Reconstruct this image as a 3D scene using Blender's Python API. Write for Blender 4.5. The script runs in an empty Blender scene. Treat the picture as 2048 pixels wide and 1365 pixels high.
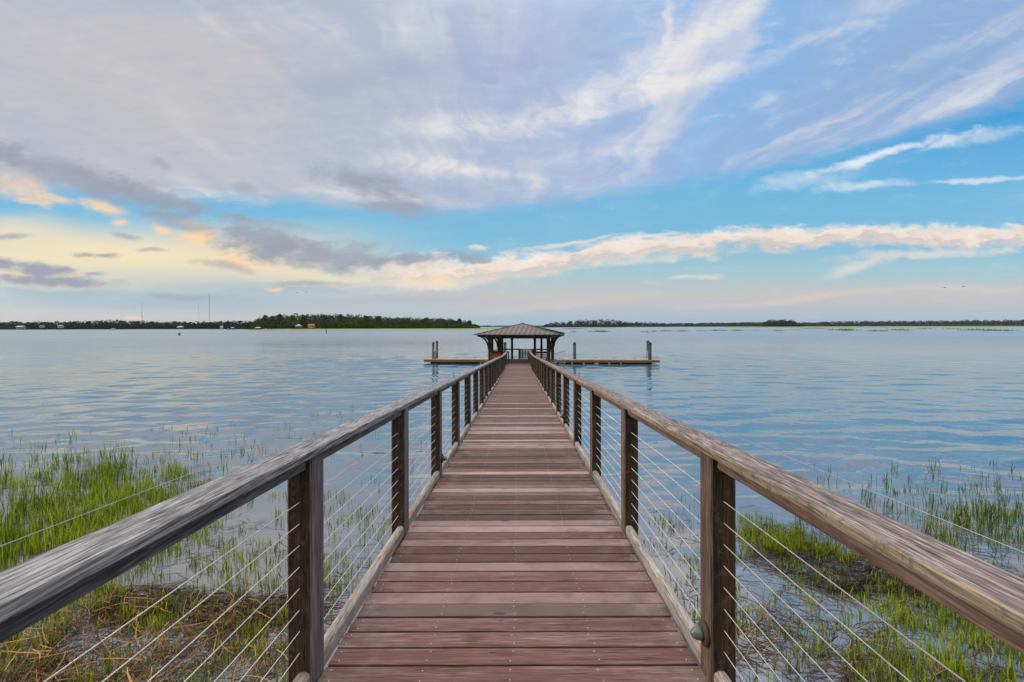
import bpy, bmesh, math, random
import numpy as np
from mathutils import Vector, Matrix

random.seed(11)
rng = np.random.default_rng(7)
R = math.radians
C = bpy.context.scene.collection
SC = bpy.context.scene

# ------------------------------------------------------------------ camera, exposure
F = 970.0            # focal length in photo pixels (photo 2048 wide)
VX, HY = 1037.0, 653.5
CAMX, CAMZ = 0.034, 4.5          # water is z = 0
cam_d = bpy.data.cameras.new('camera')
cam = bpy.data.objects.new('camera', cam_d); C.objects.link(cam)
cam_d.sensor_width = 36.0
cam_d.lens = F / 2048 * 36
cam_d.shift_x = -(VX - 1024) / 2048
cam_d.shift_y = -(682.5 - HY) / 2048
cam_d.clip_start = 0.05
cam_d.clip_end = 40000
cam.matrix_world = Matrix.Translation((CAMX, 0, CAMZ)) @ Matrix.Rotation(R(90), 4, 'X') @ Matrix.Rotation(R(-0.14), 4, 'Z')
SC.camera = cam
SC.render.engine = 'CYCLES'
SC.cycles.use_denoising = True
SC.cycles.use_adaptive_sampling = False
SC.cycles.max_bounces = 6
SC.cycles.diffuse_bounces = 3
SC.cycles.glossy_bounces = 3
SC.cycles.transmission_bounces = 3
SC.cycles.volume_bounces = 0
SC.cycles.caustics_reflective = False
SC.cycles.caustics_refractive = False
SC.view_settings.view_transform = 'Standard'
SC.view_settings.look = 'None'
SC.view_settings.gamma = 1
SC.view_settings.exposure = 0.12


def lin(r, g, b, a=1.0):
    f = lambda c: (c / 255 / 12.92) if c / 255 <= 0.04045 else ((c / 255 + 0.055) / 1.055) ** 2.4
    return (f(r), f(g), f(b), a)


# ------------------------------------------------------------------ node helper
class NT:
    def __init__(s, tree):
        s.t = tree
        tree.nodes.clear()

    def n(s, typ, **kw):
        nd = s.t.nodes.new(typ)
        for k, v in kw.items():
            setattr(nd, k, v)
        return nd

    def put(s, inp, v):
        if isinstance(v, bpy.types.NodeSocket):
            s.t.links.new(v, inp)
        elif v is not None:
            inp.default_value = v

    def m(s, op, a, b=None, c=None, clamp=False):
        nd = s.n('ShaderNodeMath', operation=op, use_clamp=clamp)
        for i, v in enumerate((a, b, c)):
            s.put(nd.inputs[i], v)
        return nd.outputs[0]

    def v(s, op, a, b=None, scale=None):
        nd = s.n('ShaderNodeVectorMath', operation=op)
        s.put(nd.inputs[0], a)
        if b is not None: s.put(nd.inputs[1], b)
        if scale is not None: s.put(nd.inputs['Scale'], scale)
        return nd.outputs['Value'] if op in ('LENGTH', 'DOT_PRODUCT') else nd.outputs[0]

    def mix(s, f, a, b, blend='MIX'):
        nd = s.n('ShaderNodeMix', data_type='RGBA', blend_type=blend)
        s.put(nd.inputs[0], f); s.put(nd.inputs[6], a); s.put(nd.inputs[7], b)
        return nd.outputs[2]

    def fmix(s, f, a, b):
        nd = s.n('ShaderNodeMix', data_type='FLOAT')
        s.put(nd.inputs[0], f); s.put(nd.inputs[2], a); s.put(nd.inputs[3], b)
        return nd.outputs[0]

    def noise(s, vec, scale=1.0, detail=4.0, rough=0.5, dist=0.0, col=False, dim='3D'):
        nd = s.n('ShaderNodeTexNoise', noise_dimensions=dim)
        s.put(nd.inputs['Vector'], vec)
        nd.inputs['Scale'].default_value = scale
        nd.inputs['Detail'].default_value = detail
        nd.inputs['Roughness'].default_value = rough
        nd.inputs['Distortion'].default_value = dist
        return nd.outputs[1 if col else 0]

    def map(s, vec, loc=(0, 0, 0), rot=(0, 0, 0), scale=(1, 1, 1), typ='POINT'):
        nd = s.n('ShaderNodeMapping', vector_type=typ)
        s.put(nd.inputs[0], vec)
        nd.inputs[1].default_value = loc if typ != 'VECTOR' else (0, 0, 0)
        nd.inputs[2].default_value = rot
        nd.inputs[3].default_value = scale
        return nd.outputs[0]

    def rng(s, x, a, b, c=0.0, d=1.0, kind='SMOOTHSTEP'):
        nd = s.n('ShaderNodeMapRange', interpolation_type=kind)
        s.put(nd.inputs[0], x)
        for i, v in enumerate((a, b, c, d)):
            s.put(nd.inputs[1 + i], v)
        return nd.outputs[0]

    def ramp(s, x, stops):
        nd = s.n('ShaderNodeValToRGB')
        s.put(nd.inputs[0], x)
        el = nd.color_ramp.elements
        while len(el) < len(stops): el.new(0.5)
        for e, (p, c) in zip(el, stops):
            e.position = p; e.color = c
        return nd.outputs[0]

    def curve(s, x, pts, x0, x1, y0, y1):
        nd = s.n('ShaderNodeFloatCurve')
        t = s.m('DIVIDE', s.m('SUBTRACT', x, x0), x1 - x0, clamp=True)
        s.put(nd.inputs['Value'], t)
        cv = nd.mapping.curves[0]
        q = [((a - x0) / (x1 - x0), (b - y0) / (y1 - y0)) for a, b in pts]
        while len(cv.points) < len(q): cv.points.new(0.5, 0.5)
        for p, (a, b) in zip(cv.points, q):
            p.location = (a, b); p.handle_type = 'AUTO'
        nd.mapping.update()
        return s.m('ADD', s.m('MULTIPLY', nd.outputs[0], y1 - y0), y0)

    def sep(s, v):
        nd = s.n('ShaderNodeSeparateXYZ'); s.put(nd.inputs[0], v); return nd.outputs

    def comb(s, x, y, z=0.0):
        nd = s.n('ShaderNodeCombineXYZ')
        for i, v in enumerate((x, y, z)): s.put(nd.inputs[i], v)
        return nd.outputs[0]


# ------------------------------------------------------------------ world: clear Nishita sky with cloud layers on it
SUN_AZ, SUN_EL = R(-76), R(15)       # azimuth from +Y, clockwise positive
W = bpy.data.worlds.new('World'); SC.world = W; W.use_nodes = True
W.cycles.sampling_method = 'MANUAL'; W.cycles.sample_map_resolution = 256
t = NT(W.node_tree)
tc = t.n('ShaderNodeTexCoord')
D = tc.outputs['Generated']
dx, dy, dzz = t.sep(D)
yy = t.m('MAXIMUM', dy, 0.16)
zc = t.m('MAXIMUM', dzz, 0.0)
# sky chart coordinates: tangent-plane position of the direction, in hundreds of units
PX = t.m('ADD', t.m('MULTIPLY', t.m('DIVIDE', dx, yy), F / 100), VX / 100)
PY = t.m('SUBTRACT', HY / 100, t.m('MULTIPLY', t.m('DIVIDE', zc, yy), F / 100))
P = t.comb(PX, PY)
def n2(vec, sc, det, ro):
    return t.comb(*[t.m('SUBTRACT', t.noise(t.v('ADD', vec, (17.3 * i, 5.1 * i, 3.7 * i)), sc, det, ro), .5) for i in (0, 1)])


wa = n2(t.map(P, scale=(.30, .75, 1)), 1.0, 5, .55)
wb = n2(t.map(P, loc=(3, 9, 0), scale=(1.1, 2.4, 1)), 1.0, 5, .6)
P1 = t.v('ADD', P, t.v('MULTIPLY', wa, (1.6, .75, 0)))
P2 = t.v('ADD', P1, t.v('MULTIPLY', wb, (.9, .55, 0)))
P3 = t.v('ADD', P, t.v('ADD', t.v('MULTIPLY', wa, (.7, .4, 0)), t.v('MULTIPLY', wb, (.35, .22, 0))))
_, P1y, _z = t.sep(P1)
P2x, P2y, _z = t.sep(P2)
# cirrus streak noise on a flat high layer
zz = t.m('ADD', zc, 0.045)
Q = t.comb(t.m('DIVIDE', dx, zz), t.m('DIVIDE', dy, zz))
Qw = t.v('ADD', Q, t.v('MULTIPLY', n2(Q, .9, 4, .55), (.9, .9, 0)))
st = t.noise(t.map(Qw, rot=(0, 0, R(-47)), scale=(1, .22, 1)), 2.0, 8, .6)
st2 = t.noise(t.map(Qw, loc=(4, 1, 0), rot=(0, 0, R(-42)), scale=(1, .16, 1)), 6.5, 6, .6)
soft = t.noise(t.map(Q, loc=(7, 2, 0), rot=(0, 0, R(-45)), scale=(.5, .22, 1)), 1.4, 5, .5)


frag = t.m('SUBTRACT', t.noise(t.map(P3, scale=(1.7, 3.8, 1)), 1.0, 7, .66), .5)
frag_a = t.m('MULTIPLY', frag, 1.7)
fine = t.m('SUBTRACT', t.noise(t.map(P3, loc=(2, 5, 0), rot=(0, 0, R(14)), scale=(1.3, 5.2, 1)), 1.0, 6, .62), .5)


def ell(cx, cy, rx, ry, ang=0.0, s=0.8, p=None, fr=None):
    q = t.map(p or P2, (cx, cy, 0), (0, 0, R(ang)), (rx, ry, 1), 'TEXTURE')
    L = t.v('LENGTH', q)
    if fr is not None: L = t.m('ADD', L, fr)
    return t.rng(L, 1.0, 1.0 - s)


# clear sky
sky = t.n('ShaderNodeTexSky', sky_type='NISHITA', sun_disc=False, sun_elevation=SUN_EL, sun_rotation=SUN_AZ,
          air_density=1.0, dust_density=0.6, ozone_density=3.0)
nish = t.mix(1.0, sky.outputs[0], (.1, .1, .1, 1), 'MULTIPLY')
hue_r = t.ramp(t.m('DIVIDE', PY, 6.6), [(0.0, lin(110, 165, 218)), (.30, lin(40, 150, 212)), (.55, lin(104, 178, 220)),
               (.72, lin(120, 184, 216)), (.83, lin(160, 196, 206)), (.90, lin(196, 190, 190)), (.97, lin(160, 182, 200)), (1.0, lin(158, 180, 202))])
hue_l = t.ramp(t.m('DIVIDE', PY, 6.6), [(0.0, lin(120, 168, 215)), (.55, lin(96, 172, 216)), (.65, lin(110, 180, 214)), (.72, lin(206, 208, 192)),
               (.78, lin(236, 218, 178)), (.84, lin(206, 204, 190)), (.90, lin(164, 186, 196)), (.96, lin(186, 184, 188)), (1.0, lin(176, 178, 186))])
lr = t.rng(PX, 4.2, 9.4)
hue = t.mix(lr, hue_l, hue_r)
col = t.mix(.90, nish, hue)
# thin veil in the clear part
veil = t.m('MULTIPLY', t.rng(soft, .45, .75), t.m('MULTIPLY', t.rng(P1y, 5.4, 4.2), .30))
col = t.mix(veil, col, lin(176, 200, 224))
streaky = t.m('MULTIPLY', t.m('MULTIPLY', t.rng(st, .52, .68), t.rng(PX, 11.5, 14.5)), t.rng(PY, 4.3, 3.4))
col = t.mix(t.m('MULTIPLY', streaky, .35), col, lin(205, 215, 228))

# high grey-lavender sheet, upper left over to the right
edge = t.curve(PX, [(-6, 3.6), (0, 3.85), (3, 4.02), (6, 4.2), (8.6, 4.42), (10.2, 4.28), (11.6, 4.02), (13.4, 3.78), (15, 3.5), (17.4, 2.95), (20.5, 2.15), (26, .8)], -6, 26, -2, 6)
below = t.m('SUBTRACT', edge, t.m('ADD', t.fmix(.45, PY, P2y), t.m('MULTIPLY', fine, .6)))
mA = t.rng(below, -.10, t.fmix(t.rng(PX, 8, 12), .5, .30))
shA = t.mix(t.rng(PX, 3.0, 16.5), lin(186, 187, 193), lin(158, 184, 222))
shA = t.mix(t.m('MULTIPLY', t.rng(PX, 10, 16.5), t.rng(st, .70, .40, .25, 1)), shA, lin(126, 176, 226))
shA = t.mix(t.m('MULTIPLY', t.rng(soft, .62, .32), t.rng(PX, 2, 9, .30, .55)), shA, lin(160, 172, 200))
shA = t.mix(t.m('MULTIPLY', t.rng(st, .50, .76), t.rng(PX, 3, 10, .30, .75)), shA, lin(214, 210, 216))
shA = t.mix(ell(3, 1.6, 5.5, 2.2, 0, .9, P1), shA, lin(188, 186, 190))
shA = t.mix(t.m('MULTIPLY', ell(7.2, 1.55, 3.2, .5, -8, .9), .55), shA, lin(166, 171, 196))
shA = t.mix(t.m('MULTIPLY', ell(10.5, 1.1, 1.6, .5, -25, .9), .55), shA, lin(164, 172, 206))
shA = t.mix(t.m('MULTIPLY', ell(4.0, .1, 6, .5, 0, .9), .5), shA, lin(160, 176, 200))
cir = t.m('ADD', t.m('ADD', t.m('MULTIPLY', st, .45), t.m('MULTIPLY', st2, .55)), t.m('MULTIPLY', fine, .22))
cmod = t.rng(cir, .38, .60, .12, 1.0)
shA = t.mix(t.m('MULTIPLY', t.rng(cir, .53, .40), t.rng(PX, 3, 10, .14, .38)), shA, lin(150, 166, 202))
shA = t.mix(t.m('MULTIPLY', t.rng(cir, .52, .66), t.rng(PX, 3, 10, .14, .45)), shA, lin(222, 216, 220))
for (cx, cy, rx, ry, a, f) in ((9.6, 2.50, 2.6, .42, -3, .75), (11.4, 2.12, 1.9, .50, -18, .95), (12.6, 1.62, 1.7, .55, -33, .9), (13.9, .85, 1.9, .42, -43, .85), (15.0, .1, 1.3, .34, -42, .75),
                               (13.6, 1.72, 2.9, .24, -17, .8), (16.6, .72, 1.6, .16, -17, .6), (19.8, .68, 1.7, .26, -26, .85), (19.5, 1.92, 1.8, .30, -20, .8),
                               (13.38, .4, .16, 1.1, 3, .6), (18.2, 1.3, 1.9, .2, -24, .4), (17.4, .15, 1.6, .3, -16, .35), (8.6, 3.35, 1.8, .28, 6, .7), (9.7, 3.42, 1.6, .16, 8, .6), (3.5, 3.85, 2.8, .18, 4, .8), (7.6, 3.95, 2.4, .18, 5, .65), (15.3, 2.05, .4, .24, -10, .5), (12.2, 3.0, 2.2, .35, -8, .35), (7.2, .5, 5.0, .7, 2, .35)):
    shA = t.mix(t.m('MULTIPLY', ell(cx, cy, rx * 1.08, ry * 1.12, a, .97, P3, t.m('ADD', frag, fine)), t.m('MULTIPLY', cmod, f)), shA, lin(236, 229, 224))
col = t.mix(t.m('MULTIPLY', mA, t.rng(PX, 11, 20.5, .98, .78)), col, shA)
# streaks below the sheet's edge on the right
for (cx, cy, rx, ry, a, f) in ((17.6, 3.12, 1.9, .13, -16, .85), (19.0, 2.85, 1.0, .10, -20, .5), (17.2, 3.72, 1.2, .13, -4, .6), (19.6, 3.62, 2.0, .07, -4, .6), (16.0, 3.62, 1.2, .25, -10, .4), (19.6, 2.75, 1.6, .2, -10, .4)):
    col = t.mix(t.m('MULTIPLY', ell(cx, cy, rx, ry, a, .95, P3, frag_a), f), col, lin(230, 232, 238))
# cream band low over the right
cen = t.curve(PX, [(5, 5.75), (7, 5.52), (8.6, 5.42), (10, 5.30), (12, 5.05), (14, 4.90), (16, 4.82), (18, 4.80), (20.5, 4.78), (25, 4.7)], 5, 25, 4, 6)
off = t.m('ADD', t.m('SUBTRACT', t.fmix(.5, P1y, P2y), cen), t.m('MULTIPLY', frag, .75))
up = t.rng(off, t.rng(PX, 9, 13, -.30, -.36), -.10)
dn = t.rng(off, t.rng(PX, 8, 15, .46, .30), .02)
mC = t.m('MULTIPLY', t.m('MULTIPLY', up, dn), t.rng(PX, 6.0, 8.4))
cC = t.ramp(t.rng(t.m('ADD', off, t.m('MULTIPLY', t.m('SUBTRACT', t.sep(wb)[0], 0.0), .9)), -.25, .28, kind='LINEAR'), [(0, lin(240, 230, 222)), (.4, lin(236, 216, 200)), (.62, lin(206, 196, 194)), (.85, lin(228, 206, 188)), (1, lin(222, 212, 198))])
col = t.mix(t.m('MULTIPLY', mC, .95), col, cC)
for (cx, cy, rx, ry, a, f) in ((18.6, 5.12, 2.6, .14, -3, .6), (17.2, 5.38, 1.0, .14, -14, .55), (13.9, 5.55, .7, .08, -2, .5), (8.6, 5.62, 1.5, .2, 0, .6), (12.8, 5.25, 1.6, .12, -6, .4), (11.4, 4.83, 1.4, .06, -8, .7), (12.9, 4.72, 1.0, .06, -6, .55), (9.5, 4.93, .35, .06, 0, .7)):
    col = t.mix(t.m('MULTIPLY', ell(cx, cy, rx, ry, a, .9, P3, frag_a), f), col, lin(238, 222, 204))
# soft pink bars near the horizon on the right
for (cx, cy, rx, ry, a, f) in ((16, 5.92, 4.5, .12, -3, .55), (19.5, 5.82, 2.5, .10, 0, .55), (11, 6.05, 3, .18, -4, .4)):
    col = t.mix(t.m('MULTIPLY', ell(cx, cy, rx, ry, a, .95, P1), f), col, lin(216, 196, 184))
# low grey-blue haze bank, left and centre
for (cx, cy, rx, ry, a, f) in ((3.4, 6.0, 4.4, .26, 0, .75), (5.6, 5.72, 3.2, .16, 1, .55), (8.2, 5.95, 2.6, .2, -2, .5), (10.6, 6.33, 1.4, .10, 0, .5), (1.0, 5.82, 2.5, .16, 0, .7)):
    col = t.mix(t.m('MULTIPLY', ell(cx, cy, rx, ry, a, .95, P1), f), col, lin(158, 178, 190))
# yellow light behind the left clouds
for (cx, cy, rx, ry, a, f) in ((2.3, 5.0, 3.4, .42, 4, .75), (.2, 4.6, 1.8, .4, 0, .6), (6.0, 5.45, 2.2, .26, 3, .6)):
    col = t.mix(t.m('MULTIPLY', ell(cx, cy, rx, ry, a, .95, P1), f), col, lin(240, 222, 180))
# darker cumulus fragments on the left, with lit edges laid first
LIT = lin(244, 208, 164)
for (cx, cy, rx, ry, a, f) in ((2.05, 4.16, .65, .17, 12, .9), (.4, 3.75, .9, .35, 12, .7), (2.33, 4.45, .28, .08, 0, .8), (3.25, 4.60, .28, .14, 15, .9), (4.0, 4.74, .7, .22, -6, .95), (4.75, 5.25, .55, .20, 10, .9), (5.55, 5.74, .25, .06, 0, .9), (.6, 5.45, 1.0, .12, 4, .8), (1.3, 5.66, .9, .1, 3, .7), (.6, 4.05, .5, .12, 10, .7), (2.6, 6.33, .22, .06, 0, .7), (8.7, 5.55, .8, .12, 0, .5), (1.2, 4.02, .5, .12, 8, .7), (3.9, 4.45, .5, .09, 10, .6), (4.9, 4.95, .4, .12, 5, .6), (5.3, 5.3, .35, .1, 0, .7)):
    col = t.mix(t.m('MULTIPLY', ell(cx, cy, rx * 1.15, ry * 1.25, a, .97, P3, frag_a), f), col, LIT)
DK = lin(148, 153, 168)
keep = 1.0
for (cx, cy, rx, ry, a, f) in ((1.7, 3.55, 2.6, .32, 17, .75), (3.2, 3.9, 1.7, .22, 18, .7), (.15, 3.05, .4, .2, 20, .6), (3.2, 3.2, .3, .12, 20, .5), (4.9, 3.7, .3, .12, 5, .4), (3.6, 4.42, 1.2, .16, 12, .6),
                               (5.3, 4.85, 1.1, .38, 14, .85), (6.4, 5.12, 1.7, .28, 4, .85), (8.2, 5.18, 1.5, .10, -5, .75), (9.5, 5.16, .45, .06, 0, .7), (7.2, 3.65, 1.0, .24, 14, .8), (7.9, 4.15, .85, .26, 8, .7), (4.6, 5.33, .7, .10, 8, .55),
                               (.8, 5.33, .95, .16, 6, .95), (.9, 5.58, 1.6, .15, 2, .95), (.0, 5.25, .5, .14, 0, .9), (1.6, 5.05, .3, .07, 0, .8), (2.0, 5.08, .35, .06, 0, .8), (1.85, 5.42, .3, .06, 0, .7), (2.5, 4.72, .4, .06, 12, .6), (.2, 4.75, .5, .06, 0, .7), (3.0, 4.98, .4, .04, 0, .6), (3.8, 5.9, .9, .08, 0, .5), (6.2, 5.64, .8, .05, 0, .6), (5.9, 4.55, .9, .08, 10, .3)):
    keep = t.m('MULTIPLY', keep, t.m('SUBTRACT', 1.0, t.m('MULTIPLY', ell(cx, cy, rx * 1.22, ry * 1.35, a, .80, P3, frag_a), f)))
# unseen sky: overhead brightened to light the foreground, behind dimmed to darken front faces
col = t.mix(t.rng(dy, .18, -.25), col, lin(146, 148, 156))
col = t.mix(t.rng(dzz, .52, .80), col, (2.25, 2.18, 2.12, 1))
col = t.mix(t.m('MULTIPLY', t.rng(fine, .04, .24), .10), col, (.86, .86, .88, 1))
col = t.mix(t.m('MULTIPLY', t.rng(fine, -.02, -.22), t.m('MULTIPLY', mA, .16)), col, lin(150, 160, 190))
bg = t.n('ShaderNodeBackground')
t.put(bg.inputs[0], t.mix(1.0, col, (10, 10, 10, 1), 'MULTIPLY')); bg.inputs[1].default_value = 0.1
bg2 = t.n('ShaderNodeBackground'); bg2.inputs[0].default_value = tuple(10 * q for q in DK[:3]) + (1,); bg2.inputs[1].default_value = 0.1
ms = t.n('ShaderNodeMixShader'); t.put(ms.inputs[0], t.m('MULTIPLY', t.m('SUBTRACT', 1.0, keep), t.rng(dy, .0, .2)))
t.t.links.new(bg.outputs[0], ms.inputs[1]); t.t.links.new(bg2.outputs[0], ms.inputs[2])
wo = t.n('ShaderNodeOutputWorld'); t.t.links.new(ms.outputs[0], wo.inputs[0])

sun_d = bpy.data.lights.new('sun', 'SUN'); sun_d.energy = 2.0; sun_d.angle = R(14); sun_d.color = (1.0, .86, .68)
sun = bpy.data.objects.new('sun', sun_d); C.objects.link(sun)
sd = Vector((math.sin(SUN_AZ) * math.cos(SUN_EL), math.cos(SUN_AZ) * math.cos(SUN_EL), math.sin(SUN_EL)))
sun.rotation_euler = sd.to_track_quat('Z', 'Y').to_euler()
sun.location = (-30, 20, 30)


# ------------------------------------------------------------------ materials
def mat(name):
    mm = bpy.data.materials.new(name); mm.use_nodes = True
    k = NT(mm.node_tree)
    b = k.n('ShaderNodeBsdfPrincipled'); o = k.n('ShaderNodeOutputMaterial')
    k.t.links.new(b.outputs[0], o.inputs[0])
    return mm, k, b, o


def coords(k, rand=True):
    tc = k.n('ShaderNodeTexCoord').outputs['Object']
    if rand:
        oi = k.n('ShaderNodeObjectInfo').outputs['Random']
        tc = k.v('ADD', tc, k.comb(k.m('MULTIPLY', oi, 37.0), k.m('MULTIPLY', oi, 91.0), k.m('MULTIPLY', oi, 53.0)))
    return tc


def bump(k, b, h, dist=.002, strength=1.0):
    nd = k.n('ShaderNodeBump'); nd.inputs['Distance'].default_value = dist; nd.inputs['Strength'].default_value = strength
    k.put(nd.inputs['Height'], h); k.put(b.inputs['Normal'], nd.outputs[0])
    return nd


def plain(name, c, rough=.6, metal=0.0, var=.25, sc=3.0, bumpd=0.0):
    mm, k, b, o = mat(name)
    v = coords(k)
    n = k.noise(v, sc, 5, .6)
    dark = tuple(x * (1 - var) for x in c[:3]) + (1,)
    lite = tuple(min(1, x * (1 + var)) for x in c[:3]) + (1,)
    k.put(b.inputs['Base Color'], k.mix(k.rng(n, .3, .7), dark, lite))
    b.inputs['Roughness'].default_value = rough; b.inputs['Metallic'].default_value = metal
    if bumpd: bump(k, b, n, bumpd)
    return mm


def wood(name, dark, mid, lite, axis, stain=None, stain_amt=0.0, rough=.75, gs=1.0, island=False, patch=None, patch_amt=0., sharp=1.0, con=.10, warp=.022, g1w=.30, blotw=.45, crk=.335):
    """weathered timber: grain stretched along axis 0/1/2"""
    mm, k, b, o = mat(name)
    v = coords(k)
    if island:
        ri = k.n('ShaderNodeNewGeometry').outputs['Random Per Island']
        v = k.v('ADD', v, k.comb(k.m('MULTIPLY', ri, 61.0), k.m('MULTIPLY', ri, 17.0), k.m('MULTIPLY', ri, 29.0)))
    s1 = [14 * gs] * 3; s1[axis] = .9 * gs
    s2 = [110 * gs] * 3; s2[axis] = 5.0 * gs
    s3 = [210 * gs] * 3; s3[axis] = 7 * gs
    w = k.v('ADD', v, k.v('SCALE', k.v('SUBTRACT', k.noise(v, 2.2, 3, .5, col=True), (.5, .5, .5)), scale=warp))
    g1 = k.noise(k.map(w, scale=tuple(s1)), 1, 4, .6)
    g2 = k.noise(k.map(w, scale=tuple(s2)), 1, 4, .65)
    g3 = k.noise(k.map(w, scale=tuple(s3)), 1, 2, .6)
    blot = k.noise(v, 3.1, 5, .6)
    g = k.m('ADD', k.m('MULTIPLY', g1, g1w), k.m('ADD', k.m('MULTIPLY', g2, .64 - g1w), k.m('MULTIPLY', g3, .36)))
    c = k.ramp(g, [(.5 - con, dark), (.50, mid), (.5 + con, lite)])
    if island:
        c = k.mix(k.rng(ri, .0, .60, .80, 0.0, 'LINEAR'), c, dark)
        ri2 = k.m('FRACT', k.m('MULTIPLY', ri, 17.37))
        c = k.mix(k.rng(ri2, .5, 1.0, 0, .55, 'LINEAR'), c, (.105, .038, .028, 1))
        c = k.mix(k.rng(ri2, .25, .0, 0, .5, 'LINEAR'), c, (.17, .125, .118, 1))
        c = k.mix(k.rng(ri, .76, 1.0, 0.0, .95, 'LINEAR'), c, lite)
    c = k.mix(k.m('MULTIPLY', k.rng(blot, .5, .72), blotw), c, dark)
    s4 = [150 * gs] * 3; s4[axis] = 1.6 * gs
    cracks = k.m('MAXIMUM', k.rng(g2, .36, .27), k.rng(k.noise(k.map(w, loc=(3, 3, 3), scale=tuple(s4)), 1, 3, .5), crk, crk - .045))
    c = k.mix(k.m('MULTIPLY', cracks, .75), c, tuple(x * .22 for x in dark[:3]) + (1,))
    if stain:
        sn = k.noise(k.map(v, loc=(5, 3, 8)), 4.5, 6, .65)
        c = k.mix(k.m('MULTIPLY', k.rng(sn, .52, .66), stain_amt), c, stain)
    if patch:
        pn = k.noise(k.map(v, loc=(1, 7, 2)), 21, 5, .7)
        c = k.mix(k.m('MULTIPLY', k.rng(pn, .54, .62), patch_amt), c, patch)
    k.put(b.inputs['Base Color'], c)
    b.inputs['Roughness'].default_value = rough
    b.inputs['Specular IOR Level'].default_value = .3
    bump(k, b, k.m('SUBTRACT', k.m('ADD', g2, k.m('MULTIPLY', g3, .4)), cracks), .0022 * sharp, .8)
    return mm, k, b, c


M = {}
# deck planks (grain along X)
M['deck'], k, b, c = wood('weathered_red_decking', (.038, .016, .013, 1), (.140, .069, .056, 1), (.37, .26, .24, 1), 0, rough=.62, con=.17, gs=.8, island=True,
                          stain=(.10, .055, .048, 1), stain_amt=.35)
geo = k.n('ShaderNodeTexCoord').outputs['Object']
sp = None
for (sx, sy, rx, ry) in ((-.082, 2.835, .05, .018), (-.07, 2.77, .022, .006), (-.10, 2.475, .026, .008), (-.08, 2.66, .02, .006), (-.085, 4.52, .05, .02), (-.09, 4.36, .04, .016), (.55, 8.3, .05, .03), (-.3, 9.7, .06, .02), (.2, 12.0, .06, .03)):
    q = k.map(geo, (sx, sy, 0), (0, 0, 0), (rx, ry, 1), 'TEXTURE')
    q = k.v('ADD', k.v('MULTIPLY', q, (1, 1, 0)), k.v('MULTIPLY', k.v('SUBTRACT', k.noise(geo, 40, 3, .6, col=True), (.5, .5, .5)), (.9, .9, 0)))
    e = k.rng(k.v('LENGTH', q), 1.1, .5)
    sp = e if sp is None else k.m('MAXIMUM', sp, e)
# worn, silvery edges along the two sides of the walk and yellow moss next to some posts
gx = k.sep(geo)[0]
wear = k.m('MULTIPLY', k.rng(k.m('ABSOLUTE', gx), .45, .95), k.rng(k.noise(geo, 6, 4, .6), .42, .7))
c2 = k.mix(k.m('MULTIPLY', wear, .35), c, (.32, .26, .255, 1))
k.put(b.inputs['Base Color'], k.mix(k.m('MULTIPLY', sp, .85), c2, (.025, .022, .022, 1)))
M['screw'] = plain('steel_screw', (.55, .55, .54, 1), .35, .6, .1)
M['rail_grey'], *_ = wood('grey_weathered_rail', (.050, .049, .052, 1), (.155, .152, .160, 1), (.36, .355, .37, 1), 1, rough=.7, sharp=1.5, warp=.006, g1w=.14, blotw=.25, crk=.375)
M['rail_brown'], *_ = wood('brown_weathered_rail', (.050, .035, .029, 1), (.155, .120, .108, 1), (.35, .30, .285, 1), 1, rough=.7, sharp=1.5, warp=.006, g1w=.16, blotw=.4, crk=.375)
M['rail_lichen'], *_ = wood('lichen_rail_edge', (.075, .055, .040, 1), (.20, .158, .115, 1), (.34, .285, .215, 1), 1, stain=(.17, .15, .07, 1), stain_amt=.45, patch=(.08, .07, .062, 1), patch_amt=.6, rough=.85)
M['under_brown'], *_ = wood('under_rail_wood', (.055, .032, .026, 1), (.125, .078, .065, 1), (.22, .155, .135, 1), 1)
M['under_grey'], *_ = wood('under_rail_grey', (.04, .038, .04, 1), (.11, .104, .108, 1), (.25, .24, .25, 1), 1)
M['post'], *_ = wood('shaded_mildewed_post', (.009, .006, .004, 1), (.038, .024, .013, 1), (.10, .066, .036, 1), 2, stain=(.055, .052, .016, 1), stain_amt=.6, patch=(.15, .095, .065, 1), patch_amt=.5)  # mildew, plus the shade of the camera-facing sides put into the colour
M['post_in'], *_ = wood('lit_worn_post_face', (.035, .021, .016, 1), (.105, .064, .048, 1), (.23, .165, .135, 1), 2, stain=(.10, .085, .03, 1), stain_amt=.3)  # wear, plus the light on the inner face put into the colour
M['post_in_grey'], *_ = wood('lit_grey_post_face', (.05, .042, .044, 1), (.115, .098, .102, 1), (.23, .205, .21, 1), 2)
M['toe'], *_ = wood('toe_rail_wood', (.10, .08, .07, 1), (.27, .235, .21, 1), (.46, .42, .395, 1), 1, stain=(.30, .17, .07, 1), stain_amt=.55, rough=.65)
M['under'], *_ = wood('substructure_timber', (.03, .025, .02, 1), (.08, .065, .05, 1), (.15, .12, .09, 1), 1)
M['pile'], *_ = wood('green_treated_pile', (.018, .028, .012, 1), (.042, .060, .028, 1), (.085, .105, .055, 1), 2, gs=.4)
M['gpost'], *_ = wood('gazebo_timber', (.020, .013, .008, 1), (.060, .040, .025, 1), (.13, .085, .05, 1), 2, gs=.4, stain=(.04, .05, .02, 1), stain_amt=.5)
M['gbeam'], *_ = wood('gazebo_beam_timber', (.022, .020, .012, 1), (.055, .050, .030, 1), (.10, .09, .055, 1), 0, gs=.4)
M['orange'], *_ = wood('orange_stained_wood', (.55, .055, .010, 1), (.80, .11, .016, 1), (.85, .20, .04, 1), 0, gs=.5, rough=.5)
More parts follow.
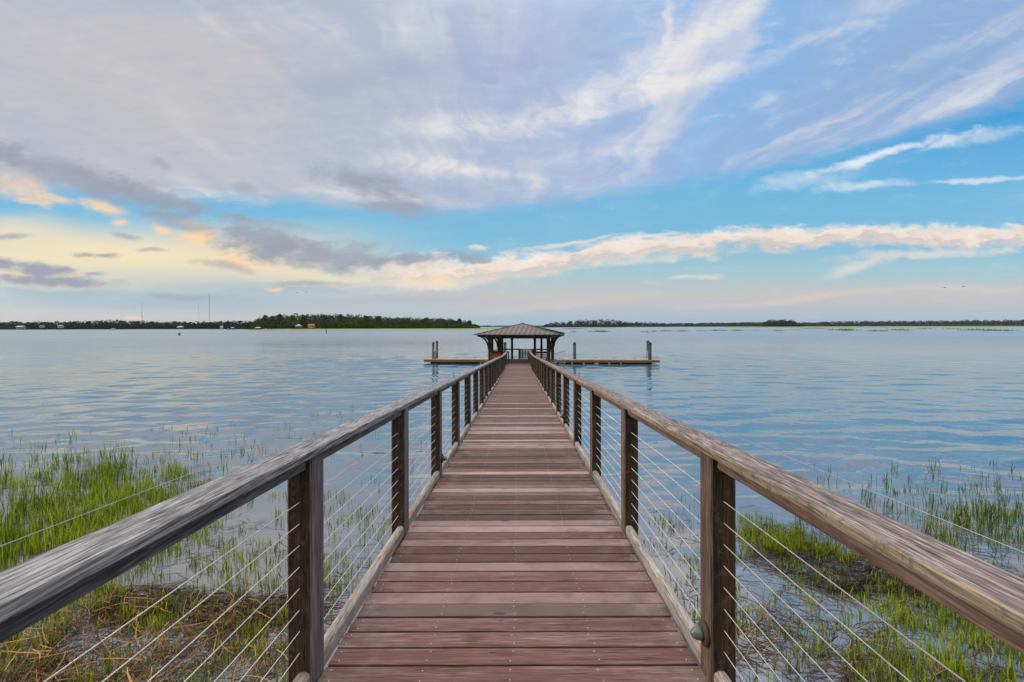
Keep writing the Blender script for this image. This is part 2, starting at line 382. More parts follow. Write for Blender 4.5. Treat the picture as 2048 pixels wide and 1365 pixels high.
M['gfloor'], *_ = wood('gazebo_floor_wood', (.04, .03, .028, 1), (.10, .08, .075, 1), (.19, .16, .155, 1), 0, gs=.5)
M['dock_top'], *_ = wood('dock_deck_wood', (.14, .10, .09, 1), (.27, .21, .19, 1), (.42, .36, .34, 1), 1, gs=.4)
M['dock_band'], *_ = wood('orange_brown_fascia', (.14, .06, .025, 1), (.30, .14, .06, 1), (.42, .25, .13, 1), 0, gs=.4)
M['dock_olive'], *_ = wood('olive_yellow_fascia', (.11, .085, .02, 1), (.25, .195, .055, 1), (.38, .31, .12, 1), 0, gs=.4)
M['black'] = plain('black_plastic', (.012, .012, .013, 1), .55)
M['rubber'] = plain('brown_rubber', (.045, .025, .018, 1), .7)
M['lamp'] = plain('verdigris_cap', (.13, .155, .135, 1), .45, .3, .3, 30)
M['cable'] = plain('stainless_cable', (.46, .46, .46, 1), .4, .75, .08, 40)
M['white'] = plain('white_paint', (.78, .78, .76, 1), .5)
M['alu'] = plain('aluminium', (.62, .64, .65, 1), .4, .5)
M['copper'] = plain('brown_metal_roof', (.112, .083, .070, 1), .55, .2, .2, 1.2)
M['seam'] = plain('dark_roof_seam', (.055, .042, .038, 1), .5, .25)
M['teal'] = plain('sea_green_board', (.07, .22, .17, 1), .45)
M['rope'] = plain('pale_rope', (.62, .58, .47, 1), .8, 0, .3, 30)
M['red'] = plain('red_paint', (.42, .05, .03, 1), .5)
M['redroof'] = plain('red_brown_roof', (.30, .08, .04, 1), .6)
M['tan'] = plain('tan_siding', (.55, .38, .22, 1), .7)
M['greyroof'] = plain('grey_roof', (.30, .30, .32, 1), .6)
M['greywall'] = plain('grey_siding', (.30, .31, .33, 1), .7)
M['glassdark'] = plain('window_glass', (.03, .04, .05, 1), .1)
M['paleroof'] = plain('pale_roof', (.34, .34, .35, 1), .6)
M['yellow'] = plain('yellow_board', (.65, .42, .02, 1), .5)
M['green'] = plain('green_board', (.0, .16, .07, 1), .5)
M['steel'] = plain('grey_steel', (.16, .17, .19, 1), .6, .3)
M['bird'] = plain('dark_feathers', (.02, .02, .022, 1), .8)
M['conduit'] = plain('blue_grey_conduit', (.08, .10, .12, 1), .5)


def leaf_mat(name, a, b_, scale=.05, transl=.25):
    mm = bpy.data.materials.new(name); mm.use_nodes = True
    k = NT(mm.node_tree)
    ri = k.n('ShaderNodeNewGeometry').outputs['Random Per Island']
    pos = k.n('ShaderNodeTexCoord').outputs['Object']
    f = k.m('ADD', k.m('MULTIPLY', ri, .6), k.m('MULTIPLY', k.rng(k.noise(pos, scale, 3, .6), .3, .7), .4))
    c = k.mix(f, a, b_)
    d = k.n('ShaderNodeBsdfDiffuse'); k.put(d.inputs[0], c)
    tr = k.n('ShaderNodeBsdfTranslucent'); k.put(tr.inputs[0], c)
    mx = k.n('ShaderNodeMixShader'); mx.inputs[0].default_value = transl
    k.t.links.new(d.outputs[0], mx.inputs[1]); k.t.links.new(tr.outputs[0], mx.inputs[2])
    o = k.n('ShaderNodeOutputMaterial'); k.t.links.new(mx.outputs[0], o.inputs[0])
    return mm


M['grass'] = leaf_mat('cordgrass', (.085, .14, .010, 1), (.42, .50, .03, 1), .6, .35)
M['grass_dark'] = leaf_mat('dark_cordgrass', (.04, .07, .012, 1), (.14, .20, .025, 1), .6, .3)
M['straw'] = leaf_mat('dead_reed', (.08, .045, .02, 1), (.48, .29, .12, 1), 1.5, .1)
M['straw_dark'] = leaf_mat('dark_dead_reed', (.03, .02, .013, 1), (.17, .105, .058, 1), 1.5, .1)
M['leaf'] = leaf_mat('island_foliage', (.015, .031, .008, 1), (.085, .112, .025, 1), .05, .15)
M['leaf_far'] = leaf_mat('far_foliage', (.008, .015, .012, 1), (.024, .036, .022, 1), .02, .15)
M['bark'] = plain('bark', (.06, .045, .035, 1), .9)


# ------------------------------------------------------------------ mesh helpers
class MB:
    def __init__(s): s.v = []; s.f = []; s.m = []

    def add(s, vs, fs, mi=0):
        o = len(s.v); s.v += [tuple(q) for q in vs]; s.f += [tuple(i + o for i in f) for f in fs]; s.m += [mi] * len(fs)

    def prism(s, prof, p0, p1, ux, uy, mi=0, mside=None, caps=True):
        """extrude a 2-D profile from p0 to p1; ux, uy are the profile axes"""
        n = len(prof); p0 = Vector(p0); p1 = Vector(p1); ux = Vector(ux); uy = Vector(uy)
        vs = [p0 + ux * a + uy * b for a, b in prof] + [p1 + ux * a + uy * b for a, b in prof]
        o = len(s.v); s.v += [tuple(q) for q in vs]
        for i in range(n):
            j = (i + 1) % n
            s.f.append((o + i, o + j, o + n + j, o + n + i)); s.m.append(mside[i] if mside else mi)
        if caps:
            s.f.append(tuple(o + i for i in range(n - 1, -1, -1))); s.m.append(mi)
            s.f.append(tuple(o + n + i for i in range(n))); s.m.append(mi)

    def bar(s, p0, p1, w, h, ch=0.0, up=(0, 0, 1), mi=0, mside=None):
        p0 = Vector(p0); p1 = Vector(p1); d = (p1 - p0).normalized(); up = Vector(up)
        ux = d.cross(up).normalized(); uy = ux.cross(d).normalized()
        a, b = w / 2, h / 2
        if ch > 0:
            pr = [(-a + ch, -b), (a - ch, -b), (a, -b + ch), (a, b - ch), (a - ch, b), (-a + ch, b), (-a, b - ch), (-a, -b + ch)]
        else:
            pr = [(-a, -b), (a, -b), (a, b), (-a, b)]
        s.prism(pr, p0, p1, ux, uy, mi, mside)

    def box(s, c, d, ch=0.0, mi=0):
        x, y, z = c; s.bar((x, y, z - d[2] / 2), (x, y, z + d[2] / 2), d[0], d[1], ch, (0, 1, 0), mi)

    def tube(s, pts, r, n=8, mi=0, caps=True):
        pts = [Vector(p) for p in pts]; rr = r if hasattr(r, '__len__') else [r] * len(pts)
        o = len(s.v); m_ = len(pts); prev = None
        for i, p in enumerate(pts):
            d = (pts[min(i + 1, m_ - 1)] - pts[max(i - 1, 0)]).normalized()
            a = Vector((0, 0, 1)) if abs(d.z) < .9 else Vector((1, 0, 0))
            if prev is not None: a = prev
            ux = d.cross(a).normalized(); uy = d.cross(ux).normalized(); prev = -uy if False else a
            for j in range(n):
                t_ = 2 * math.pi * j / n
                s.v.append(tuple(p + (ux * math.cos(t_) + uy * math.sin(t_)) * rr[i]))
        for i in range(m_ - 1):
            for j in range(n):
                jj = (j + 1) % n
                s.f.append((o + i * n + j, o + i * n + jj, o + (i + 1) * n + jj, o + (i + 1) * n + j)); s.m.append(mi)
        if caps:
            s.f.append(tuple(o + j for j in range(n - 1, -1, -1))); s.m.append(mi)
            s.f.append(tuple(o + (m_ - 1) * n + j for j in range(n))); s.m.append(mi)

    def lathe(s, prof, c=(0, 0, 0), ax=(0, 0, 1), n=16, mi=0):
        ax = Vector(ax).normalized(); c = Vector(c)
        a = Vector((0, 0, 1)) if abs(ax.z) < .9 else Vector((1, 0, 0))
        ux = ax.cross(a).normalized(); uy = ax.cross(ux).normalized(); o = len(s.v)
        for r, z in prof:
            for j in range(n):
                t_ = 2 * math.pi * j / n
                s.v.append(tuple(c + ax * z + (ux * math.cos(t_) + uy * math.sin(t_)) * max(r, 1e-4)))
        for i in range(len(prof) - 1):
            for j in range(n):
                jj = (j + 1) % n
                s.f.append((o + i * n + j, o + i * n + jj, o + (i + 1) * n + jj, o + (i + 1) * n + j)); s.m.append(mi)
        s.f.append(tuple(o + j for j in range(n))); s.m.append(mi)
        s.f.append(tuple(o + (len(prof) - 1) * n + j for j in range(n))); s.m.append(mi)

    def build(s, name, mats, parent=None, smooth=False, loc=None):
        me = bpy.data.meshes.new(name)
        me.from_pydata(s.v, [], s.f)
        mats = mats if isinstance(mats, (list, tuple)) else [mats]
        for q in mats: me.materials.append(q)
        me.polygons.foreach_set('material_index', s.m)
        if smooth: me.polygons.foreach_set('use_smooth', [True] * len(s.f))
        bm = bmesh.new(); bm.from_mesh(me); bmesh.ops.recalc_face_normals(bm, faces=bm.faces); bm.to_mesh(me); bm.free()
        me.update()
        o = bpy.data.objects.new(name, me); C.objects.link(o)
        if parent: o.parent = parent
        if loc: o.location = loc
        return o


def thing(name, label, cat, loc=(0, 0, 0), rz=0.0, group=None):
    o = bpy.data.objects.new(name, None); C.objects.link(o); o.empty_display_size = .3
    o.location = loc; o.rotation_euler = (0, 0, rz)
    return tag(o, label, cat, group)


def tag(o, label=None, cat=None, group=None, kind=None):
    if label: o['label'] = label
    if cat: o['category'] = cat
    if group: o['group'] = group
    if kind: o['kind'] = kind
    return o


def dup(root, loc, rz, label=None):
    r = root.copy(); C.objects.link(r); r.location = loc; r.rotation_euler = (0, 0, rz)
    if label: r['label'] = label
    for ch in list(root.children):
        c_ = ch.copy(); C.objects.link(c_); c_.parent = r
        for g in list(ch.children):
            d_ = g.copy(); C.objects.link(d_); d_.parent = c_
    return r


def hor(px): return HY - (px - VX) * .00244
def X_at(px, d): return CAMX + (px - VX) / F * d
def Z_at(px, py, d): return CAMZ - (py - hor(px)) / F * d
def on_water(px, py):
    d = CAMZ * F / (py - hor(px)); return X_at(px, d), d


# ------------------------------------------------------------------ water and mud
def build_water():
    # one sheet, fine in front of the walk and coarse far off, with real wavelets on it
    g = np.random.default_rng(21)
    ang = np.concatenate([np.linspace(-60, 60, 760, endpoint=False), np.linspace(60, 300, 60, endpoint=False)]) * math.pi / 180
    rad = [.5]; 
    while rad[-1] < 6: rad.append(rad[-1] + .5)
    while rad[-1] < 150: rad.append(rad[-1] * 1.0062)
    while rad[-1] < 9000: rad.append(rad[-1] * 1.12)
    rad = np.array(rad); na, nr = len(ang), len(rad)
    Rr, A = np.meshgrid(rad, ang, indexing='ij')
    X, Y = Rr * np.sin(A), Rr * np.cos(A)
    step = Rr * .0062
    front = np.clip((60 - np.abs(((A * 180 / math.pi + 180) % 360) - 180)) / 4, 0, 1)
    Z = np.zeros_like(X); NW = 110
    for i in range(NW):
        lam = math.exp(g.uniform(math.log(.42), math.log(3.6))); th = g.normal(math.pi / 2 + .10, .42); kx, ky = math.cos(th) * 2 * math.pi / lam, math.sin(th) * 2 * math.pi / lam
        amp = .112 * math.sqrt(2 / NW) * lam / (2 * math.pi)
        px_, py2 = g.uniform(0, 6.28, 2)
        grp = .75 + .45 * np.sin(X * kx * .11 * g.uniform(.5, 1.5) + Y * ky * .09 * g.uniform(.5, 1.5) + py2)
        Z += amp * grp * np.sin(X * kx + Y * ky + px_) * np.clip(1.6 - step * 4.5 / lam, 0, 1)
    lane = .85 + .22 * np.sin(Y * .11 + .03 * X + 1) + .18 * np.sin(X * .05 - Y * .07)
    Z *= lane * front * (.10 + .90 * np.clip((Rr - 8) / 10, 0, 1) ** 1.5) * np.clip((150 - Rr) / 60, 0, 1)
    V = np.concatenate([[[0, 0, 0]], np.stack([X, Y, Z], -1).reshape(-1, 3)])
    i, j = np.meshgrid(np.arange(nr - 1), np.arange(na), indexing='ij'); jj = (j + 1) % na
    Qd = np.stack([1 + i * na + j, 1 + i * na + jj, 1 + (i + 1) * na + jj, 1 + (i + 1) * na + j], -1).reshape(-1, 4)
    # angles run clockwise from +Y, so reverse for upward normals
    Qd = Qd[:, ::-1]
    T = np.stack([np.zeros(na, int), 1 + (np.arange(na) + 1) % na, 1 + np.arange(na)], -1)
    me = bpy.data.meshes.new('water')
    me.vertices.add(len(V)); me.vertices.foreach_set('co', V.astype(np.float32).ravel())
    me.loops.add(Qd.size + T.size); me.loops.foreach_set('vertex_index', np.concatenate([Qd.ravel(), T.ravel()]).astype(np.int32))
    me.polygons.add(len(Qd) + len(T))
    me.polygons.foreach_set('loop_start', np.concatenate([np.arange(len(Qd)) * 4, Qd.size + np.arange(len(T)) * 3]).astype(np.int32))
    me.polygons.foreach_set('use_smooth', np.ones(len(Qd) + len(T), bool))
    me.update(calc_edges=True); me.validate()
    mm, k, b, o = mat('tidal_water')
    pos = k.n('ShaderNodeNewGeometry').outputs['Position']
    x, y, z = k.sep(pos)
    turb = k.noise(pos, .35, 4, .6)
    near = k.rng(y, 26, 7)
    k.put(b.inputs['Base Color'], k.mix(near, (.04, .09, .145, 1), k.mix(k.rng(turb, .35, .7), (.075, .085, .10, 1), (.12, .115, .11, 1))))
    k.put(b.inputs['Roughness'], k.rng(k.v('LENGTH', pos), 40, 300, .03, .28))
    b.inputs['IOR'].default_value = 3.8
    w = k.v('ADD', pos, k.v('MULTIPLY', k.v('SUBTRACT', k.noise(pos, .25, 2, .5, col=True), (.5, .5, .5)), (1.6, 1.6, 0)))
    dist = k.v('LENGTH', pos)
    sw0 = k.noise(k.map(w, rot=(0, 0, R(-10)), scale=(.45, 1.0, 1)), .15, 2, .5)
    mid = k.noise(k.map(w, rot=(0, 0, R(4)), scale=(.5, 1.0, 1)), 2.8, 2, .5)
    fine = k.noise(k.map(w, rot=(0, 0, R(-14)), scale=(.6, 1.0, 1)), 7.0, 2, .5)
    calm = k.rng(dist, 7.5, 17, .08, 1.0)
    lanes = k.rng(k.noise(k.map(pos, scale=(.25, 1, 1)), .03, 3, .55), .35, .65, .35, 1.25)
    h = k.m('MULTIPLY', lanes, k.m('ADD', k.m('MULTIPLY', mid, .017), k.m('MULTIPLY', fine, .0026)))
    h = k.m('ADD', k.m('MULTIPLY', h, calm), k.m('MULTIPLY', k.m('MULTIPLY', sw0, .22), k.rng(dist, 90, 150)))
    bump(k, b, h, 1.0, 1.0)
    me.materials.append(mm)
    ob = bpy.data.objects.new('water', me); C.objects.link(ob)
    tag(ob, kind='structure')


build_water()


def build_mud():
    me = bpy.data.meshes.new('mudflat')
    nx, ny = 70, 40; vs = []; fs = []
    for j in range(ny):
        for i in range(nx):
            x = -26 + 52 * i / (nx - 1); y = -4 + 26 * j / (ny - 1)
            h = -.30 - .02 * max(0, y - 8) + .10 * math.sin(x * .9 + 1.3 * y) * math.sin(y * .8 - x * .35)
            h += .24 * math.exp(-((x + 5.6) / 1.2) ** 2 - ((y - 6.6) / 1.0) ** 2) + .22 * math.exp(-((x + 7.5) / 1.4) ** 2 - ((y - 6.2) / 1.3) ** 2)
            h += max(0, (2.5 - y)) * .10
            vs.append((x, y, h + random.uniform(-.015, .015)))
    for j in range(ny - 1):
        for i in range(nx - 1):
            fs.append((j * nx + i, j * nx + i + 1, (j + 1) * nx + i + 1, (j + 1) * nx + i))
    me.from_pydata(vs, [], fs); me.polygons.foreach_set('use_smooth', [True] * len(fs))
    me.materials.append(plain('wet_mud', (.17, .125, .10, 1), .35, 0, .35, 6, .02))
    ob = bpy.data.objects.new('mudflat', me); C.objects.link(ob); tag(ob, kind='structure')


build_mud()


# ------------------------------------------------------------------ boardwalk
Y0, Y1 = -1.5, 42.5
FLOORZ = 1.285


def dz(y):
    if y <= 31: return CAMZ - 1.553 - .0448 * y
    return 1.558 + (FLOORZ - .016 - 1.558) * (y - 31) / 11.4


def dn(y):
    s = (dz(y + .05) - dz(y - .05)) / .1
    return Vector((0, -s, 1)).normalized()


bw = thing('boardwalk', 'long narrow wooden boardwalk with cable railings running out over the water', 'boardwalk')
mb = MB(); y = Y0; k_ = 0
while y < Y1 - .1:
    g = random.uniform(.012, .0175); wid = .1435 - g
    yc = y + .1435 / 2; up = dn(yc); zc_ = dz(yc) + random.uniform(-.002, .002)
    e0, e1 = random.uniform(-.006, .006), random.uniform(-.006, .006); tw = random.uniform(-.0012, .0012)
    mb.bar((-.912 + e0, yc - tw, zc_ - .015 * up.z), (.912 + e1, yc + tw, zc_ - .015 * up.z), wid, .03, .0022, up)
    if 1.6 < yc < 15:
        for sx in (-.865, -.42, .0, .42, .865):
            for q in (-.036, .036):
                x_ = sx + random.uniform(-.012, .012); y_ = yc + q + random.uniform(-.006, .006); z_ = zc_ + (dz(y_) - dz(yc)) + .0012
                mb.lathe([(.0036, -.001), (.0036, .0008)], (x_, y_, z_), up, 6, 1)
    y += .1435; k_ += 1
mb.build('decking', [M['deck'], M['screw']], bw)

ks = list(range(-2, 22))
py_ = [2.363 - .07 + 1.823 * q for q in ks]     # post centres
PIN, POUT = .915, 1.030
prof_ys = [Y0, 31.0, 42.3]


def post_mesh(side):
    # vertical post, origin at deck height; inner face toward x=0
    mb = MB(); x0 = .0; w = POUT - PIN
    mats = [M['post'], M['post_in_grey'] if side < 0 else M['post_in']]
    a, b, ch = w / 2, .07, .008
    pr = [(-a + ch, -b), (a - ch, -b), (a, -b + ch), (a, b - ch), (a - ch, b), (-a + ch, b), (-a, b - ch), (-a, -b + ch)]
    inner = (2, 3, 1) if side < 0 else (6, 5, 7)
    ms = [1 if i in inner else 0 for i in range(8)]  # inner face paler, the rest dark: fall of light in the colour, besides wear
    mb.prism(pr, (0, 0, -.32), (0, 0, 1.052), (1, 0, 0), (0, 1, 0), 0, ms)
    for q in range(9):                      # bored cable holes
        z = .06 + .0985 * q
        mb.lathe([(.007, 0), (.007, .0012)], (0, -.0702, z), (0, -1, 0), 8, 2)
    return mb, mats + [M['black']]


for side in (-1, 1):
    first = None
    for i, yp in enumerate(py_):
        if first is None:
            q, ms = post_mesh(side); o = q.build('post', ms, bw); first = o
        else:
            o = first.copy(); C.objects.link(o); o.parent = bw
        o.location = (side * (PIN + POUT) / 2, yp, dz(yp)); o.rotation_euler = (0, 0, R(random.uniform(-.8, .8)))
        kk = ks[i]
        if (side > 0 and kk % 4 == 0) or (side < 0 and kk % 4 == 2):
            lb = MB()
            lb.lathe([(.056, 0), (.058, .006), (.056, .014), (.05, .018)], (0, 0, 0), (-side, 0, 0), 20, 0)
            lb.lathe([(.030, .018), (.031, .03), (.028, .048), (.02, .062), (.009, .07), (.001, .072)], (0, 0, 0), (-side, 0, 0), 16, 1)
            l_ = lb.build('deck_light', [M['rubber'], M['lamp']], o, smooth=True)
            l_.location = (-side * (POUT - PIN) / 2, 0, .205)
    # handrail boards, two bays each
    capw = 1.044 - .90; xc = side * (1.044 + .90) / 2
    ends = [Y0] + [py_[i] for i in range(1, len(py_), 2)] + [42.3]
    for a_, b_ in zip(ends[:-1], ends[1:]):
        pts = [a_ + .0015] + ([31.0] if a_ < 31 < b_ else []) + [b_ - .0015]
        mbr = MB(); jx = random.uniform(-.004, .004); jz = random.uniform(-.002, .002)
        for p0, p1 in zip(pts[:-1], pts[1:]):
            hw, ht = capw / 2, .019
            r_ = .006
            pr = [(-hw + r_, -ht), (hw - r_, -ht), (hw, -ht + r_), (hw, ht - r_), (hw - r_, ht), (-hw + r_, ht), (-hw, ht - r_), (-hw, -ht + r_)]
            if side < 0:   # well-worn inner arris
                pr = [(-hw + r_, -ht), (hw - r_, -ht), (hw, -ht + r_), (hw, ht - .005), (hw - .002, ht - .0015), (hw - .006, ht), (-hw + r_, ht), (-hw, ht - r_), (-hw, -ht + r_)]
                ms = [0] * len(pr)
            else:
                ms = [1 if i in (5, 6, 7) else 0 for i in range(len(pr))]
            mbr.prism(pr, (xc + jx, p0, dz(p0) + 1.074 + jz), (xc + jx, p1, dz(p1) + 1.074 + jz), (1, 0, 0), (0, 0, 1), 0, ms)
        for yp in py_:
            if a_ <= yp <= b_:
                for q_ in (-.035, .035):
                    for e_ in (-.022, .022):
                        y_ = yp + e_ * (1 if a_ + .05 < yp < b_ - .05 else 2.2)
                        if a_ + .01 < y_ < b_ - .01: mbr.lathe([(.0045, -.001), (.0045, .0006)], (xc + jx + q_, y_, dz(y_) + 1.0932 + jz), dn(y_), 8, 2)
        mbr.build('handrail', [M['rail_grey'] if side < 0 else M['rail_brown'], M['rail_lichen'], M['rubber']], bw)
    for a_, b_ in zip([Y0 - .07] + py_, py_ + [42.3 + .07]):
        p0, p1 = a_ + .071, b_ - .071
        if p1 - p0 < .1: continue
        q = MB(); xs = side * .968
        q.bar((xs, p0, dz(p0) + 1.026), (xs, p1, dz(p1) + 1.026), .05, .057, .004)
        q.build('under_rail', M['under_grey'] if side < 0 else M['under_brown'], bw)
        q = MB(); xs = side * .955; rr = .021
        hw, ht = .030, .042
        pr = [(-hw, -ht), (hw, -ht)] + [(hw * math.cos(R(a)), ht - rr + rr * math.sin(R(a)) * 1.0) for a in range(0, 181, 30)]
        q.prism(pr, (xs, p0, dz(p0) + .032), (xs, p1, dz(p1) + .032), (1, 0, 0), (0, 0, 1), 1, [0] * len(pr))
        q.build('toe_rail', [M['toe'], M['under_brown']], bw)
    for q_ in range(9):
        z = .06 + .0985 * q_
        q = MB(); x_ = side * .9725
        q.tube([(x_, yv, dz(yv) + z) for yv in prof_ys], .0019, 6)
        q.build('cable', M['cable'], bw, smooth=True)
    # thin wire strung just above the handrail on short pins
    pins = [-1.2, 7.4, 16.4]
    for p in pins:
        q = MB(); q.tube([(side * .955, p, dz(p) + 1.093), (side * .955, p, dz(p) + 1.175)], .006, 8)
        q.lathe([(.009, 0), (.011, .006), (.007, .014), (.001, .016)], (side * .955, p, dz(p) + 1.172), (0, 0, 1), 8)
        q.build('wire_pin', M['steel'], bw)
    q = MB(); q.tube([(side * .955, p, dz(p) + 1.178 + .0) for p in pins], .0008, 6)
    q.build('wire', M['cable'], bw)
    q = MB(); q.tube([(side * .70, p, dz(p) - .16) for p in prof_ys], .01, 4)
q = MB()
for xs in (-.78, -.26, .26, .78):
    for p0, p1 in ((Y0, 31.0), (31.0, Y1 - .1)):
        q.bar((xs, p0, dz(p0) - .135), (xs, p1, dz(p1) - .135), .05, .19)
q.build('stringer', M['under'], bw)
for i, yp in enumerate(py_):
    if i % 2: continue
    q = MB(); q.bar((-1.1, yp, dz(yp) - .345), (1.1, yp, dz(yp) - .345), .14, .22, .006)
    q.build('cross_beam', M['under'], bw)
    for sx in (-.72, .72):
        q = MB(); q.tube([(sx, yp, -1.6), (sx, yp, dz(yp) - .46)], [.13, .115], 12)
        q.build('pile', M['pile'], bw, smooth=True)
q = MB(); pts = []
for i in range(60):
    yv = .6 + i * .25; pts.append((.921 + .006 * math.sin(i * 1.7), yv, dz(yv) - .012 + .005 * math.sin(i * .9)))
q.tube(pts, .008, 6); q.build('conduit', M['conduit'], bw, smooth=True)


# ------------------------------------------------------------------ gazebo at the end of the boardwalk
GX, GY, GR = .43, 45.2, R(-9)
gz = thing('gazebo', 'open timber gazebo with hipped brown metal roof at the far end of the boardwalk', 'gazebo', (GX, GY, FLOORZ), GR)
G2W = Matrix.Translation((GX, GY, FLOORZ)) @ Matrix.Rotation(GR, 4, 'Z')
q = MB()
nb = 42
for i in range(nb):
    yv = -2.9 + (i + .5) * 5.8 / nb
    q.bar((-2.9, yv, -.02), (2.9, yv, -.02), 5.8 / nb - .006, .04, .003)
q.build('floor', M['gfloor'], gz)
q = MB()
for sx, sy in ((0, -1), (0, 1)):
    q.bar((-2.95, sy * 2.93, -.16), (2.95, sy * 2.93, -.16), .05, .26)
for sx in (-1, 1):
    q.bar((sx * 2.93, -2.9, -.165), (sx * 2.93, 2.9, -.165), .05, .25)
q.build('rim_board', M['dock_band'], gz)
PO, PI_ = 2.6, 1.46
gposts = [(a, b) for a in (-PO, -PI_, PI_, PO) for b in (-PO, -PI_, PI_, PO) if abs(a) == PO or abs(b) == PO]
first = None
for a, b in gposts:
    if first is None:
        q = MB(); q.bar((0, 0, 0), (0, 0, 2.16), .20, .20, .012, (0, 1, 0)); first = q.build('post', M['gpost'], gz); o = first
        q = MB(); q.tube([(0, 0, -2.6), (0, 0, -.3)], .16, 12); fp = q.build('pile', M['pile'], gz, True); p = fp
    else:
        o = first.copy(); C.objects.link(o); p = fp.copy(); C.objects.link(p)
    o.location = (a, b, 0); p.location = (a * .97, b * .97, 0)
for s in (-1, 1):
    q = MB(); q.bar((-PO - .12, s * PO, 2.285), (PO + .12, s * PO, 2.285), .20, .25, .006); q.build('beam', M['gbeam'], gz)
    q = MB(); q.bar((s * PO, -PO + .1, 2.28), (s * PO, PO - .1, 2.28), .20, .24, .006); q.build('beam', M['gbeam'], gz)
# curved knee braces, perpendicular to each side
fb = None
for (a, b) in gposts:
    for (nx, ny) in ((1, 0), (-1, 0), (0, 1), (0, -1)):
        if a * nx + b * ny < PO - .01: continue
        if fb is None:
            q = MB(); prev = None; N_ = 12
            for i in range(N_):
                pp = []
                for tt in (i / N_, (i + 1) / N_):
                    th = tt * math.pi / 2
                    pp.append(((.09 + 1.0 * (1 - math.cos(th)), 0, 1.22 + 1.16 * math.sin(th)), (1 - math.cos(th)), th))
                hw = .06
                def ring(p_):
                    (x_, _, z_), _, th = p_
                    nxn, nzn = math.cos(th), math.sin(th) * -0 - math.sin(th)   # outward-down normal
                    tx = .13
                    return [(x_ + math.cos(th) * 0 - tx * math.cos(th) * .5, -hw, z_ + tx * math.sin(th) * .5), (x_ + tx * math.cos(th) * .5, -hw, z_ - tx * math.sin(th) * .5),
                            (x_ + tx * math.cos(th) * .5, hw, z_ - tx * math.sin(th) * .5), (x_ - tx * math.cos(th) * .5, hw, z_ + tx * math.sin(th) * .5)]
                r0, r1 = ring(pp[0]), ring(pp[1])
                q.add(r0 + r1, [(0, 1, 5, 4), (1, 2, 6, 5), (2, 3, 7, 6), (3, 0, 4, 7)] + ([(0, 3, 2, 1)] if i == 0 else []) + ([(4, 5, 6, 7)] if i == N_ - 1 else []))
            q.bar((.06, 0, 2.41), (1.12, 0, 2.41), .09, .07)
            fb = q.build('brace', M['gpost'], gz); o = fb
        else:
            o = fb.copy(); C.objects.link(o)
        o.location = (a, b, 0); o.rotation_euler = (0, 0, math.atan2(ny, nx))
# roof
S, ZE, ZA = 3.7, 2.53, 3.49
q = MB()
cor = [(-S, -S), (S, -S), (S, S), (-S, S)]
q.add([(x_, y_, ZE) for x_, y_ in cor] + [(0, 0, ZA)] + [(x_, y_, ZE - .05) for x_, y_ in cor] + [(x_ * .96, y_ * .96, ZE - .05) for x_, y_ in cor] + [(0, 0, ZA - .12)],
      [(0, 1, 4), (1, 2, 4), (2, 3, 4), (3, 0, 4)] + [(i, (i + 1) % 4, 5 + (i + 1) % 4, 5 + i) for i in range(4)] + [(5 + i, 5 + (i + 1) % 4, 9 + (i + 1) % 4, 9 + i) for i in range(4)] + [(9 + i, 9 + (i + 1) % 4, 13) for i in range(4)])
roof = q.build('roof', M['copper'], gz)
q = MB()
for f in range(4):
    rot = Matrix.Rotation(f * math.pi / 2, 3, 'Z')
    for i in range(1, 17):
        x_ = -S + i * 2 * S / 17
        tt = 1 - abs(x_) / S
        p0 = rot @ Vector((x_, -S, ZE + .012)); p1 = rot @ Vector((x_, -S + S * tt, ZE + (ZA - ZE) * tt + .012))
        q.bar(p0, p1, .03, .045)
q.build('roof_seam', M['seam'], roof)
q = MB()
for x_, y_ in cor:
    q.bar((x_, y_, ZE + .015), (0, 0, ZA + .02), .11, .05, .01)
q.lathe([(.22, -.03), (.2, .02), (.08, .06), (.01, .07)], (0, 0, ZA), (0, 0, 1), 12)
q.build('hip_cap', M['seam'], roof)
q = MB()
for f in range(4):
    rot = Matrix.Rotation(f * math.pi / 2, 3, 'Z')
    ln = S * .93 if f % 2 == 0 else S * .93 - .03
    q.bar(rot @ Vector((-ln, -S * .935, ZE - .11)), rot @ Vector((ln, -S * .935, ZE - .11)), .05, .12)
q.build('fascia', M['gbeam'], gz)
# timber rails between the posts with thin balusters
def rail(p0, p1, name='railing', white=False, h=1.0):
    q = MB(); a, b = Vector(p0), Vector(p1)
    q.bar(a + Vector((0, 0, h)), b + Vector((0, 0, h)), .12, .05, .004)
    q.bar(a + Vector((0, 0, h - .06)), b + Vector((0, 0, h - .06)), .05, .07)
    for z in (.12, .28, .44, .60, .76):
        q.tube([a + Vector((0, 0, z)), b + Vector((0, 0, z))], .005, 5, 1)
    return q.build(name, [M['gpost'], M['cable']], gz)
e = .101
for (a, b) in (((-PO + e, PO), (-PI_ - e, PO)), ((-PI_ + e, PO), (-.82, PO)), ((.72, PO), (PI_ - e, PO)), ((PI_ + e, PO), (PO - e, PO)),
               ((-PO, -PO + e), (-PO, -PI_ - e)), ((-PO, -PI_ + e), (-PO, PI_ - e)), ((-PO, PI_ + e), (-PO, PO - e)),
               ((PO, PI_ + e), (PO, PO - e)), ((PO, -PI_ + e), (PO, PI_ - e)),
               ((-PI_ + e, -PO), (-.93, -PO)), ((.95, -PO), (PI_ - e, -PO)), ((-PO + e, -PO), (-PI_ - e, -PO)), ((PI_ + e, -PO), (PO - e, -PO))):
    rail((*a, 0), (*b, 0))
for x_, y_ in ((-.76, PO), (.66, PO), (-.88, -PO), (.90, -PO)):
    q = MB(); q.bar((x_, y_, 0), (x_, y_, 1.03), .10, .10, .006, (0, 1, 0)); q.build('newel', M['gpost'], gz)


